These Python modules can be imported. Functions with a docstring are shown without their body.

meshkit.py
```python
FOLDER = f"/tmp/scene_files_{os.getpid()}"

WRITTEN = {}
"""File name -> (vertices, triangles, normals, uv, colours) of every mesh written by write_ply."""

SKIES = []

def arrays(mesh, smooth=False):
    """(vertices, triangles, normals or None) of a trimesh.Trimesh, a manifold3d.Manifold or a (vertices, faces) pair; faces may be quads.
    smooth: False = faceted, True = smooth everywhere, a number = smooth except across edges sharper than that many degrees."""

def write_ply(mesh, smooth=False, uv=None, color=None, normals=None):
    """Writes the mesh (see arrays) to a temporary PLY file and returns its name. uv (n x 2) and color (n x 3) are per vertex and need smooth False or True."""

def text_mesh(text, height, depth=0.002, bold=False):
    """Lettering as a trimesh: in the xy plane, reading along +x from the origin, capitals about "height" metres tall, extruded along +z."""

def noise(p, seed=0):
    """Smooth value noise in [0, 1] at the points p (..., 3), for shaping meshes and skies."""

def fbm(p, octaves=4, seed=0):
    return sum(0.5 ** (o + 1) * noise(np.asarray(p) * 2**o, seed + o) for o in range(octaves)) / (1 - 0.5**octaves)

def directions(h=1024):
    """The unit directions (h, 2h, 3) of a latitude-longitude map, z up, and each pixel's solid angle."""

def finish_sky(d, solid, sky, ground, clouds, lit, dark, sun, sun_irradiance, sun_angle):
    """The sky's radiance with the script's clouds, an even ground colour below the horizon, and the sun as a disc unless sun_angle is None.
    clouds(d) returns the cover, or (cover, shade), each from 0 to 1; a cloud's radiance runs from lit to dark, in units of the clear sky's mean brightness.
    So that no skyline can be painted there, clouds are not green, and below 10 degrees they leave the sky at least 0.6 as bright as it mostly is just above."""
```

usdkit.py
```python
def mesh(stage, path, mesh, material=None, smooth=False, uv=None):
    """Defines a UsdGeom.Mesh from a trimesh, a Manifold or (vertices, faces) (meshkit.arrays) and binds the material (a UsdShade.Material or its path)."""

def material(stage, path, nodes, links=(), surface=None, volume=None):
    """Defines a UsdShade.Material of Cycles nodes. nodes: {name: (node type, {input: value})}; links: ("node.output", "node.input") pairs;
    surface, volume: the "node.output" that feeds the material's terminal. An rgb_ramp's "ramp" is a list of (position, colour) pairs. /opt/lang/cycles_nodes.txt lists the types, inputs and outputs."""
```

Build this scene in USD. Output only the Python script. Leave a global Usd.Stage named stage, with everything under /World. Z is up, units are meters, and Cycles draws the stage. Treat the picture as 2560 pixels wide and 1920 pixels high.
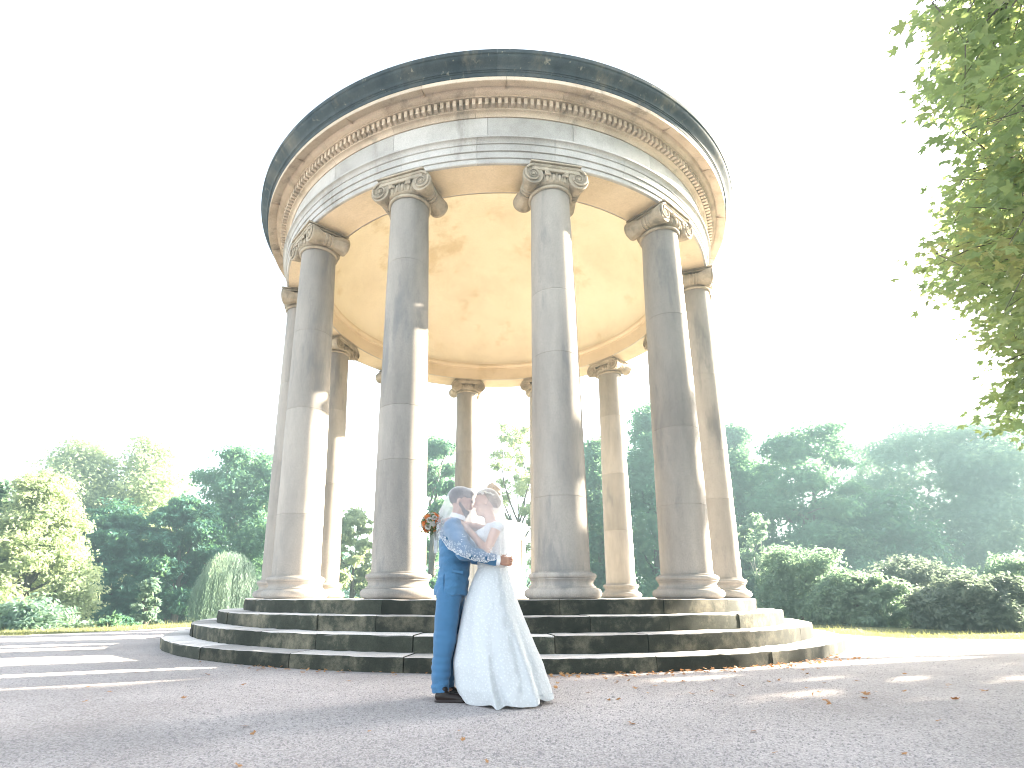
import math, numpy as np, trimesh, usdkit, meshkit, manifold3d
from pxr import Usd, UsdGeom, UsdLux, UsdShade, Gf, Sdf, Vt
from shapely.geometry import Polygon, Point, box as sbox
from scipy.spatial import ConvexHull, cKDTree
from scipy.sparse import coo_matrix

stage = Usd.Stage.CreateInMemory()
UsdGeom.SetStageUpAxis(stage, 'Z')
stage.SetDefaultPrim(UsdGeom.Xform.Define(stage, '/World').GetPrim())

# ------------------------------------------------------------------ camera
EYE = np.array([0.0, -13.1306, 0.8433])
PITCH, YAW, ROLL, FPX = 0.2193, -0.0297, 0.0007, 1374.35       # focal length in pixels of a 2560 wide picture
PPX, PPY = 1280 - 80.1, 960 + 225.5                             # principal point (the lens is shifted)
_c, _s = math.cos(YAW), math.sin(YAW)
FWD = np.array([_s * math.cos(PITCH), _c * math.cos(PITCH), math.sin(PITCH)])
_r = np.array([_c, -_s, 0.0]); _u = np.cross(_r, FWD)
RIGHT = math.cos(ROLL) * _r - math.sin(ROLL) * _u
UP = math.sin(ROLL) * _r + math.cos(ROLL) * _u
cam = UsdGeom.Camera.Define(stage, '/World/camera')
cam.CreateHorizontalApertureAttr(36.0); cam.CreateVerticalApertureAttr(27.0)
cam.CreateFocalLengthAttr(36.0 * FPX / 2560)
cam.CreateHorizontalApertureOffsetAttr(36.0 * 80.1 / 2560)
cam.CreateVerticalApertureOffsetAttr(36.0 * 225.5 / 2560)
cam.CreateClippingRangeAttr(Gf.Vec2f(0.05, 5000))
_m = Gf.Matrix4d(*RIGHT, 0, *UP, 0, *(-FWD), 0, *EYE, 1)
cam.AddTransformOp().Set(_m)
cam.CreateExposureAttr(3.53)
HAZE = .0014

# ------------------------------------------------------------------ sky and sun
SUN_AZ, SUN_EL = math.radians(65.0), math.radians(20.4)         # azimuth from +y towards +x
SUN = np.array([math.sin(SUN_AZ) * math.cos(SUN_EL), math.cos(SUN_AZ) * math.cos(SUN_EL), math.sin(SUN_EL)])
sky_mat = usdkit.material(stage, '/World/Looks/sky_air', {
    'sky': ('sky_texture', {'sky_type': 'single_scattering', 'sun_disc': False, 'sun_elevation': SUN_EL, 'sun_rotation': SUN_AZ,
                            'aerosol_density': 3.0, 'air_density': 1.0, 'ozone_density': 1.0}),
    'bw': ('rgb_to_bw', {}), 'white': ('combine_color', {}), 'mix': ('mix_color', {'fac': 0.66, 'use_clamp': False}),
    'bg': ('background_shader', {'strength': 0.085})}, [('sky.color', 'bw.color'), ('bw.val', 'white.r'), ('bw.val', 'white.g'), ('bw.val', 'white.b'), ('sky.color', 'mix.a'), ('white.color', 'mix.b'), ('mix.result', 'bg.color')], surface='bg.background')
dome = UsdLux.DomeLight.Define(stage, '/World/sky')
UsdShade.MaterialBindingAPI.Apply(dome.GetPrim()).Bind(sky_mat)
dome.GetPrim().SetCustomDataByKey('kind', 'structure')
sun = UsdLux.DistantLight.Define(stage, '/World/sun')
sun.CreateNormalizeAttr(True); sun.CreateIntensityAttr(1.25); sun.CreateAngleAttr(0.53); sun.CreateColorAttr(Gf.Vec3f(1.0, 0.89, 0.71))
_z = SUN; _x = np.cross([0, 0, 1.0], _z); _x /= np.linalg.norm(_x); _y = np.cross(_z, _x)
sun.AddTransformOp().Set(Gf.Matrix4d(*_x, 0, *_y, 0, *_z, 0, 0, 0, 0, 1))

# ------------------------------------------------------------------ helpers
def pix(px, py, Y):                                  # the point of the plane y = Y that the photograph shows at this pixel
    d = FWD + (px - PPX) / FPX * RIGHT - (py - PPY) / FPX * UP
    return EYE + d * (Y - EYE[1]) / d[1]

def far(px, py, dist):                               # the same at a horizontal distance from the eye
    d = FWD + (px - PPX) / FPX * RIGHT - (py - PPY) / FPX * UP
    return EYE + d * dist / math.hypot(d[0], d[1])

def proj(P):
    X = np.atleast_2d(P) - EYE; d = X @ FWD
    return np.stack([PPX + FPX * (X @ RIGHT) / d, PPY - FPX * (X @ UP) / d], 1)

USED, BASE = {}, {'/World': np.zeros(3)}
def fresh(parent, name):
    k = USED.get((parent, name), 0); USED[(parent, name)] = k + 1
    return f'{parent}/{name}' + (f'_{k:03d}' if k else '')

def tag(prim, label=None, cat=None, group=None, kind=None):
    for k, v in (('label', label), ('category', cat), ('group', group), ('kind', kind)):
        if v: prim.SetCustomDataByKey(k, v)

def thing(name, label, cat, base, group=None, kind=None):
    p = fresh('/World', name); x = UsdGeom.Xform.Define(stage, p)
    b = np.asarray(base, float); x.AddTranslateOp().Set(Gf.Vec3d(*map(float, b)))
    BASE[p] = b; tag(x.GetPrim(), label, cat, group, kind); return p

def holder(parent, name, label=None):                # a part that only holds its sub-parts
    p = fresh(parent, name); x = UsdGeom.Xform.Define(stage, p); BASE[p] = BASE[parent]
    if label: x.GetPrim().SetCustomDataByKey('label', label)
    return p

def part(parent, name, mesh, m, smooth=30, label=None, kind=None, col=None):
    p = fresh(parent, name); v, f, n = meshkit.arrays(mesh, smooth)
    v = v - BASE[parent]; BASE[p] = BASE[parent]
    o = usdkit.mesh(stage, p, (v, f), m, False)
    if n is not None:
        o.CreateNormalsAttr(Vt.Vec3fArray.FromNumpy(n.astype(np.float32))); o.SetNormalsInterpolation('vertex')
    if col is not None:
        UsdGeom.PrimvarsAPI(o).CreatePrimvar('tint', Sdf.ValueTypeNames.FloatArray, 'vertex').Set(Vt.FloatArray.FromNumpy(np.asarray(col, np.float32)))
    tag(o.GetPrim(), label, None, None, kind); return p

def single(name, mesh, m, label=None, cat=None, group=None, kind=None, smooth=30):
    p = part('/World', name, mesh, m, smooth); tag(stage.GetPrimAtPath(p), label, cat, group, kind); return p

cat_ = trimesh.util.concatenate
def tm(v, f): return trimesh.Trimesh(np.asarray(v, float), np.asarray(f, int), process=False)

def box(c, s, rz=0.0, ch=0.0):
    m = trimesh.creation.box(s)
    if ch: m = chamfer_box(s, ch)
    if rz: m.apply_transform(trimesh.transformations.rotation_matrix(rz, [0, 0, 1]))
    m.apply_translation(c); return m

def chamfer_box(s, c):
    s = np.asarray(s) / 2; pts = []
    for sx in (-1, 1):
        for sy in (-1, 1):
            for sz in (-1, 1):
                q = np.array([sx, sy, sz]) * s
                for k in range(3):
                    d = -np.array([sx, sy, sz]) * c; d[k] = 0; pts.append(q + d)
    return trimesh.convex.convex_hull(np.array(pts))

def tube(pts, rad, sides=7, caps=True):
    p = np.asarray(pts, float); n = len(p); rad = np.broadcast_to(rad, (n,))
    t = np.gradient(p, axis=0); t /= np.linalg.norm(t, axis=1, keepdims=True) + 1e-12
    a = np.cross(t, np.where(np.abs(t[:, 2:]) < .9, [0, 0, 1.], [1., 0, 0])); a /= np.linalg.norm(a, axis=1, keepdims=True) + 1e-12
    b = np.cross(t, a); an = np.arange(sides) * 2 * np.pi / sides
    v = (p[:, None] + rad[:, None, None] * (np.cos(an)[None, :, None] * a[:, None] + np.sin(an)[None, :, None] * b[:, None])).reshape(-1, 3)
    i, j = np.meshgrid(np.arange(n - 1), np.arange(sides), indexing='ij')
    q = np.stack([i * sides + j, i * sides + (j + 1) % sides, (i + 1) * sides + (j + 1) % sides, (i + 1) * sides + j], -1).reshape(-1, 4)
    f = np.vstack([q[:, [0, 1, 2]], q[:, [0, 2, 3]]])
    if caps:
        v = np.vstack([v, p[:1], p[-1:]]); k = np.arange(sides); o = (n - 1) * sides
        f = np.vstack([f, np.stack([k * 0 + len(v) - 2, (k + 1) % sides, k], 1), np.stack([k * 0 + len(v) - 1, o + k, o + (k + 1) % sides], 1)])
    return tm(v, f)

def lathe(prof, n=48, axis=None):                    # open profile of (r, z) turned about z
    p = np.asarray(prof, float); a = np.arange(n) * 2 * np.pi / n
    v = np.stack([p[:, 0, None] * np.cos(a), p[:, 0, None] * np.sin(a), np.broadcast_to(p[:, 1, None], (len(p), n))], -1).reshape(-1, 3)
    i, j = np.meshgrid(np.arange(len(p) - 1), np.arange(n), indexing='ij')
    q = np.stack([i * n + j, i * n + (j + 1) % n, (i + 1) * n + (j + 1) % n, (i + 1) * n + j], -1).reshape(-1, 4)
    return tm(v, np.vstack([q[:, [0, 1, 2]], q[:, [0, 2, 3]]]))

def rz_pt(R, a, z): return np.array([R * math.sin(a), -R * math.cos(a), z])

def sector(poly, a0, a1, n):                         # closed (r, z) outline swept round the temple's axis; a = 0 faces the camera
    p = np.asarray(poly, float); k = len(p); a = np.linspace(a0, a1, n + 1)
    v = np.stack([p[None, :, 0] * np.sin(a)[:, None], -p[None, :, 0] * np.cos(a)[:, None], np.broadcast_to(p[None, :, 1], (n + 1, k))], -1).reshape(-1, 3)
    i, j = np.meshgrid(np.arange(n), np.arange(k), indexing='ij')
    q = np.stack([i * k + j, i * k + (j + 1) % k, (i + 1) * k + (j + 1) % k, (i + 1) * k + j], -1).reshape(-1, 4)
    pv, pf = trimesh.creation.triangulate_polygon(Polygon(p), engine='earcut')
    tri = cKDTree(p).query(pv)[1][pf]
    f = np.vstack([q[:, [0, 1, 2]], q[:, [0, 2, 3]], tri[:, ::-1], tri + n * k])
    m = tm(v, f); m.fix_normals(); return m

# ------------------------------------------------------------------ implicit bodies
def cap(P, a, b, ra, rb):
    a, b = np.asarray(a, float), np.asarray(b, float); ba = b - a; pa = P - a
    h = np.clip((pa @ ba) / (ba @ ba + 1e-12), 0, 1)
    return np.linalg.norm(pa - h[..., None] * ba, axis=-1) - (ra + (rb - ra) * h)
def ell(P, c, r, ry=0.0, rz=0.0):                    # ellipsoid, turned by ry about y then rz about z
    q = P - np.asarray(c, float)
    if rz: q = q @ np.array([[math.cos(rz), -math.sin(rz), 0], [math.sin(rz), math.cos(rz), 0], [0, 0, 1]])
    if ry: q = q @ np.array([[math.cos(ry), 0, -math.sin(ry)], [0, 1, 0], [math.sin(ry), 0, math.cos(ry)]])
    r = np.asarray(r, float); k0 = np.linalg.norm(q / r, axis=-1); k1 = np.linalg.norm(q / r ** 2, axis=-1)
    return k0 * (k0 - 1) / (k1 + 1e-9)
def smin(k, *ds):
    d = ds[0]
    for e in ds[1:]:
        h = np.clip(.5 + .5 * (e - d) / k, 0, 1); d = e * (1 - h) + d * h - k * h * (1 - h)
    return d
def smax(k, a, b): return -smin(k, -a, -b)

def surface(fn, lo, hi, h):                          # surface nets of the zero level of fn
    lo, hi = np.asarray(lo, float), np.asarray(hi, float)
    ax = [np.arange(lo[i], hi[i] + h, h) for i in range(3)]
    sh = tuple(len(a) for a in ax); D = np.empty(sh); B = 10; nb = [-(-q // B) for q in sh]      # only blocks near the surface are sampled in full
    mid = [np.array([a[min(k * B + B // 2, len(a) - 1)] for k in range(q)]) for a, q in zip(ax, nb)]
    dm = fn(np.stack(np.meshgrid(*mid, indexing='ij'), -1))
    for i0, j0, k0 in np.ndindex(*nb):
        sl = tuple(slice(q * B, min(q * B + B, m)) for q, m in zip((i0, j0, k0), sh))
        if abs(dm[i0, j0, k0]) > h * B * 1.5: D[sl] = dm[i0, j0, k0]; continue
        D[sl] = fn(np.stack(np.meshgrid(ax[0][sl[0]], ax[1][sl[1]], ax[2][sl[2]], indexing='ij'), -1))
    n = np.array(sh) - 1; S = D < 0
    acc = np.zeros((*n, 3)); cnt = np.zeros(n)
    corner = lambda A, d: A[d[0]:n[0] + d[0], d[1]:n[1] + d[1], d[2]:n[2] + d[2]]
    for k in range(3):
        o = [i for i in range(3) if i != k]
        for p in (0, 1):
            for q in (0, 1):
                d0 = [0, 0, 0]; d0[o[0]] = p; d0[o[1]] = q; d1 = list(d0); d1[k] = 1
                A, B = corner(D, d0), corner(D, d1); x = (A < 0) != (B < 0)
                t = np.where(x, A / np.where(x, A - B, 1), 0)
                e = np.zeros((*n, 3)); e[..., o[0]] = p; e[..., o[1]] = q; e[..., k] = t
                acc += np.where(x[..., None], e, 0); cnt += x
    on = cnt > 0; idx = np.full(n, -1); idx[on] = np.arange(on.sum())
    ii = np.argwhere(on); V = lo + h * (ii + acc[on] / cnt[on][:, None]); F = []
    for k in range(3):
        o = [(k + 1) % 3, (k + 2) % 3]
        sl = [slice(0, n[i]) for i in range(3)]; sl[o[0]] = slice(1, n[o[0]]); sl[o[1]] = slice(1, n[o[1]])
        a = list(sl); b = list(sl); b[k] = slice(1, n[k] + 1); a[k] = slice(0, n[k])
        A, B = S[tuple(a)], S[tuple(b)]
        w = np.argwhere(A != B) + np.array([1 if i in o else 0 for i in range(3)])
        s = A[A != B]
        def at(du, dv):
            z = w.copy(); z[:, o[0]] -= du; z[:, o[1]] -= dv; return idx[z[:, 0], z[:, 1], z[:, 2]]
        q = np.stack([at(0, 0), at(1, 0), at(1, 1), at(0, 1)], 1); q[~s] = q[~s][:, ::-1]
        F.append(q)
    q = np.vstack(F); m = tm(V, np.vstack([q[:, [0, 1, 2]], q[:, [0, 2, 3]]]))
    g = len(m.split(only_watertight=False)) if False else 0
    return m

def relax(m, it=6):                                  # Taubin smoothing
    e = m.faces[:, [0, 1, 1, 2, 2, 0]].reshape(-1, 2); n = len(m.vertices)
    A = coo_matrix((np.ones(2 * len(e)), (np.r_[e[:, 0], e[:, 1]], np.r_[e[:, 1], e[:, 0]])), shape=(n, n)).tocsr(); A.data[:] = 1
    dg = np.maximum(np.asarray(A.sum(1)).ravel(), 1)[:, None]; v = np.array(m.vertices)
    for _ in range(it):
        v = v + .5 * (A @ v / dg - v); v = v - .52 * (A @ v / dg - v)
    return tm(v, m.faces)

# ------------------------------------------------------------------ materials
def L(*c): return tuple(c)
def mat(name, nodes, links, surface='p.BSDF', volume=None): return usdkit.material(stage, f'/World/Looks/{name}', nodes, links, surface, volume)

def stone(name, c0, c1, c2, dirt=None, dirt_amt=0.0, scale=1.6, streak=False, rough=.85, vary=.18, bump=.35, lichen=None, dscale=(2.3, 2.3, .5)):
    N = {'g': ('geometry', {}), 'o': ('object_info', {}),
         'm': ('mapping', {'scale': (scale, scale, scale * (.22 if streak else 1))}),
         'n1': ('noise_texture', {'scale': 1.0, 'detail': 7, 'roughness': .62}),
         'r1': ('rgb_ramp', {'ramp': [(.28, c0), (.5, c1), (.72, c2)]}),
         'n2': ('noise_texture', {'scale': 60, 'detail': 4, 'roughness': .7}),
         'mr': ('map_range', {'from_min': .25, 'from_max': .75, 'to_min': .78, 'to_max': 1.2}),
         'mo': ('map_range', {'from_min': 0, 'from_max': 1, 'to_min': 1 - vary, 'to_max': 1 + vary}),
         'mul': ('math', {'math_type': 'multiply'}),
         'cmb': ('combine_color', {}), 'mx': ('mix_color', {'blend_type': 'multiply', 'fac': 1.0, 'use_clamp': False}),
         'b': ('bump', {'strength': bump, 'distance': .006}), 'p': ('principled_bsdf', {'roughness': rough, 'specular_ior_level': .25})}
    K = [('g.position', 'm.vector'), ('m.vector', 'n1.vector'), ('n1.fac', 'r1.fac'), ('g.position', 'n2.vector'), ('n2.fac', 'mr.value'),
         ('o.random', 'mo.value'), ('mr.result', 'mul.value1'), ('mo.result', 'mul.value2'), ('mul.value', 'cmb.r'), ('mul.value', 'cmb.g'), ('mul.value', 'cmb.b'),
         ('r1.color', 'mx.a'), ('cmb.color', 'mx.b'), ('n2.fac', 'b.height'), ('b.normal', 'p.normal')]
    out = 'mx.result'
    if dirt:
        N.update({'md': ('mapping', {'scale': dscale, 'location': (3, 7, 1)}), 'nd': ('noise_texture', {'scale': 1.0, 'detail': 8, 'roughness': .65}),
                  'rd': ('map_range', {'range_type': 'smoothstep', 'from_min': .62 - dirt_amt * .4, 'from_max': .78 - dirt_amt * .4, 'to_min': 0, 'to_max': .6}),
                  'xd': ('mix_color', {'b': dirt})})
        K += [('g.position', 'md.vector'), ('md.vector', 'nd.vector'), ('nd.fac', 'rd.value'), ('rd.result', 'xd.fac'), (out, 'xd.a')]; out = 'xd.result'
    if lichen:
        N.update({'nl': ('noise_texture', {'scale': 9, 'detail': 5, 'roughness': .7}),
                  'rl': ('map_range', {'range_type': 'smoothstep', 'from_min': .60, 'from_max': .70, 'to_min': 0, 'to_max': .8}), 'xl': ('mix_color', {'b': lichen})})
        K += [('g.position', 'nl.vector'), ('nl.fac', 'rl.value'), ('rl.result', 'xl.fac'), (out, 'xl.a')]; out = 'xl.result'
    return mat(name, N, K + [(out, 'p.base_color')])
rng = np.random.default_rng(7)
M = {}
M['column'] = stone('column_stone', (.195, .18, .165), (.288, .262, .234), (.37, .334, .292), dirt=(.14, .142, .146), dirt_amt=.26, scale=1.5, streak=True, vary=.10)
M['capital'] = stone('capital_stone', (.22, .19, .15), (.36, .305, .235), (.44, .375, .29), dirt=(.10, .095, .085), dirt_amt=.18, scale=5, vary=.10)
M['frieze'] = stone('frieze_stone', (.33, .31, .285), (.43, .41, .385), (.49, .465, .44), dirt=(.20, .185, .16), dirt_amt=.16, scale=1.5, vary=.12)
M['cornice'] = stone('cornice_stone', (.40, .315, .235), (.54, .435, .335), (.59, .49, .385), dirt=(.15, .14, .12), dirt_amt=.22, scale=2.2, vary=.12)
M['crown'] = stone('weathered_cornice_stone', (.016, .025, .032), (.042, .052, .056), (.10, .096, .082), dirt=(.13, .115, .085), dirt_amt=.18, scale=1.3, vary=.3, lichen=(.20, .19, .15))
M['plaster'] = stone('ochre_plaster', (.70, .61, .46), (.78, .695, .54), (.82, .74, .60), dirt=(.55, .41, .22), dirt_amt=.20, dscale=(.75, .75, .9), scale=.6, vary=.02, bump=.2)
M['soffit'] = stone('ochre_soffit', (.58, .46, .31), (.67, .55, .40), (.71, .59, .44), dirt=(.46, .35, .22), dirt_amt=.12, scale=1.3, vary=.05, bump=.2)
M['floor'] = stone('floor_stone', (.52, .44, .33), (.62, .53, .40), (.67, .58, .45), scale=2, vary=.08)
M['lead'] = stone('roof_lead', (.10, .12, .12), (.14, .16, .16), (.18, .2, .2), scale=2, vary=.05)
M['marble'] = stone('white_marble', (.40, .37, .33), (.50, .475, .43), (.56, .54, .50), scale=3, vary=.04, rough=.6, bump=.1)
M['bustmarble'] = stone('bust_marble', (.34, .29, .25), (.42, .365, .32), (.46, .41, .37), scale=9, vary=.02, rough=.6, bump=.1)

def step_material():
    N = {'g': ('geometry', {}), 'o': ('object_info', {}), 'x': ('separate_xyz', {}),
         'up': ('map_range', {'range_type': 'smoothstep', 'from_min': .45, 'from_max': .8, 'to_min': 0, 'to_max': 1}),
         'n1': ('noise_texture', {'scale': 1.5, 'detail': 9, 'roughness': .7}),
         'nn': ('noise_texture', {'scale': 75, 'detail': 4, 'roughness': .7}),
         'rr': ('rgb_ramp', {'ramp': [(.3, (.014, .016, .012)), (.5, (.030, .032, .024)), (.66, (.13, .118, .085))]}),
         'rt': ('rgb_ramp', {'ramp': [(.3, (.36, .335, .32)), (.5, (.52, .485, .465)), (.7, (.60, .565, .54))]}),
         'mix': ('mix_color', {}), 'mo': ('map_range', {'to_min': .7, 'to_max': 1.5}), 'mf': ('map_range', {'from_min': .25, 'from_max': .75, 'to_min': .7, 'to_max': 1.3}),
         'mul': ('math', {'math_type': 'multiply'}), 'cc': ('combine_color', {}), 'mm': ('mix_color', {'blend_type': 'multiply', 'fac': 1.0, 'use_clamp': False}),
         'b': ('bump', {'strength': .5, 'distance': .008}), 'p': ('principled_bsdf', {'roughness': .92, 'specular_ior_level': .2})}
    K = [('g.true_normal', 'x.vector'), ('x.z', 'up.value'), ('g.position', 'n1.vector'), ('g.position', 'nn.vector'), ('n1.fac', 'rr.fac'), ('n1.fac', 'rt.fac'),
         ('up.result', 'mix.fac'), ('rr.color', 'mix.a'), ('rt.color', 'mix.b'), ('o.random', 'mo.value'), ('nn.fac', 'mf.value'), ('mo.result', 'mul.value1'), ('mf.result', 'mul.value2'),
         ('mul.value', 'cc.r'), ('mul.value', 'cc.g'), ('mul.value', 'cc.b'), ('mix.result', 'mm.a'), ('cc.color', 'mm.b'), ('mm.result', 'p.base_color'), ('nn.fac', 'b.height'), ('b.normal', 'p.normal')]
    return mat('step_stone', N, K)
M['step'] = step_material()

# ------------------------------------------------------------------ temple
PHI = .2056
Z1, Z2, Z3, Z4 = .1756, .3867, .5964, .8058
temple = thing('temple', 'round open temple of weathered sandstone with twelve Ionic columns on four circular steps', 'temple', (0, 0, 0))
def rough(m, amp, freq, seed, keep=None):
    v = np.array(m.vertices); d = (meshkit.fbm(v * freq, 3, seed) - .5) * 2 * amp
    rad = v[:, :2] / (np.linalg.norm(v[:, :2], axis=1, keepdims=True) + 1e-9)
    v[:, :2] += rad * d[:, None]; v[:, 2] += (meshkit.fbm(v * freq + 9, 3, seed + 5) - .5) * amp * 1.2; m.vertices = v; return m
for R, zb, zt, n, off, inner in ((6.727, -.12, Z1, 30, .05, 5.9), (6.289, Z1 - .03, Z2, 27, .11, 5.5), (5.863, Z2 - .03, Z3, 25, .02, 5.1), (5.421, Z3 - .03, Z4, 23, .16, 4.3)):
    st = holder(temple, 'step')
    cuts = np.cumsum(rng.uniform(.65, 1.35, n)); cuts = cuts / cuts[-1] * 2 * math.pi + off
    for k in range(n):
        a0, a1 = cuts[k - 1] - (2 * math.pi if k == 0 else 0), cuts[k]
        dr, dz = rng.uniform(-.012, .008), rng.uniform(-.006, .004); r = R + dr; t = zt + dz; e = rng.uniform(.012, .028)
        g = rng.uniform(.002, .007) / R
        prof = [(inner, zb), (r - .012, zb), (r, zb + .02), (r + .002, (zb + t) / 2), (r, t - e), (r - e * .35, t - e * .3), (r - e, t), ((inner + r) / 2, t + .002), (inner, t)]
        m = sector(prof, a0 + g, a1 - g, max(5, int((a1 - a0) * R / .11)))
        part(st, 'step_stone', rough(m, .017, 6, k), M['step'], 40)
# floor slabs inside the colonnade
fl = holder(temple, 'floor')
for ri, (r0, r1, n) in enumerate(((.0, 1.3, 6), (1.3, 2.8, 14), (2.8, 4.3, 22))):
    for k in range(n):
        a0, a1 = 2 * math.pi * k / n + ri * .1, 2 * math.pi * (k + 1) / n + ri * .1
        part(fl, 'floor_slab', sector([(max(r0, .02) + .003, Z4 - .1), (r1 - .003, Z4 - .1), (r1 - .003, Z4 - .004), (max(r0, .02) + .003, Z4 - .004)], a0 + .001, a1 - .001, 6), M['floor'], 30)

RC, RB, RT = 4.818, .4186, .3353
ZB, ZT, ZA = 1.207, 7.592, 8.045
def arc(cx, cz, r, a0, a1, n): return [(cx + r * math.cos(t), cz + r * math.sin(t)) for t in np.radians(np.linspace(a0, a1, n))]
def base_profile():
    z = Z4 - .02; p = [(.30, z), (.535, z)]
    p += arc(.500, Z4 + .085, .075, -88, 88, 9)                                  # lower torus
    p += [(.495, Z4 + .165), (.495, Z4 + .182)]
    p += arc(.515, Z4 + .232, .058, 245, 118, 7)                                 # scotia
    p += [(.485, Z4 + .285), (.485, Z4 + .296)]
    p += arc(.465, Z4 + .336, .042, -85, 88, 7)                                  # upper torus
    p += [(.448, Z4 + .38), (.448, Z4 + .395), (.428, Z4 + .40), (RB + .002, ZB)]
    return p
BASEM = lathe(base_profile(), 56)
def shaft_r(z): t = (z - ZB) / (ZT - ZB); return RB + (RT - RB) * (t ** 1.35)
# capital pieces in local axes: x tangent, y outward, z up
def volute():
    R = .178; th = np.linspace(0, 2.55 * 2 * math.pi, 76); r = R * .93 * np.exp(-th * .118)
    s = np.stack([r * np.cos(th + math.pi / 2), 0 * th, r * np.sin(th + math.pi / 2)], 1)
    rad = np.clip(r * .14, .007, .024)
    ridge = tube(s + np.array([0, .012, 0]), rad, 7)
    disc = lathe([(0.001, -.055), (R * .98, -.055), (R, -.04), (R, -.012), (R * .97, -.004), (R * .6, -.014), (.001, -.018)], 36)
    disc.apply_transform(trimesh.transformations.rotation_matrix(-math.pi / 2, [1, 0, 0]))
    eye = trimesh.creation.icosphere(2, .030); eye.apply_scale([1, .8, 1])
    return cat_([ridge, disc, eye])
VOL = volute()
BOLP = [(.172, -.34), (.17, -.32), (.158, -.25), (.132, -.16), (.116, -.085), (.130, -.078), (.130, -.05), (.112, -.045), (.112, -.015), (.130, -.01), (.130, .022), (.112, .027),
        (.112, .05), (.130, .056), (.130, .082), (.116, .09), (.132, .165), (.158, .25), (.17, .32), (.172, .34)]
def bolster():
    m = lathe(BOLP, 40); v = np.array(m.vertices); a = np.arctan2(v[:, 1], v[:, 0]); big = (np.abs(v[:, 2]) > .095)
    k = 1 + np.where(big, .03 * np.cos(a * 10), 0); v[:, 0] *= k; v[:, 1] *= k; m.vertices = v
    m.apply_transform(trimesh.transformations.rotation_matrix(-math.pi / 2, [1, 0, 0])); return m
BOL = bolster()
ZV = 7.800
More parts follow.
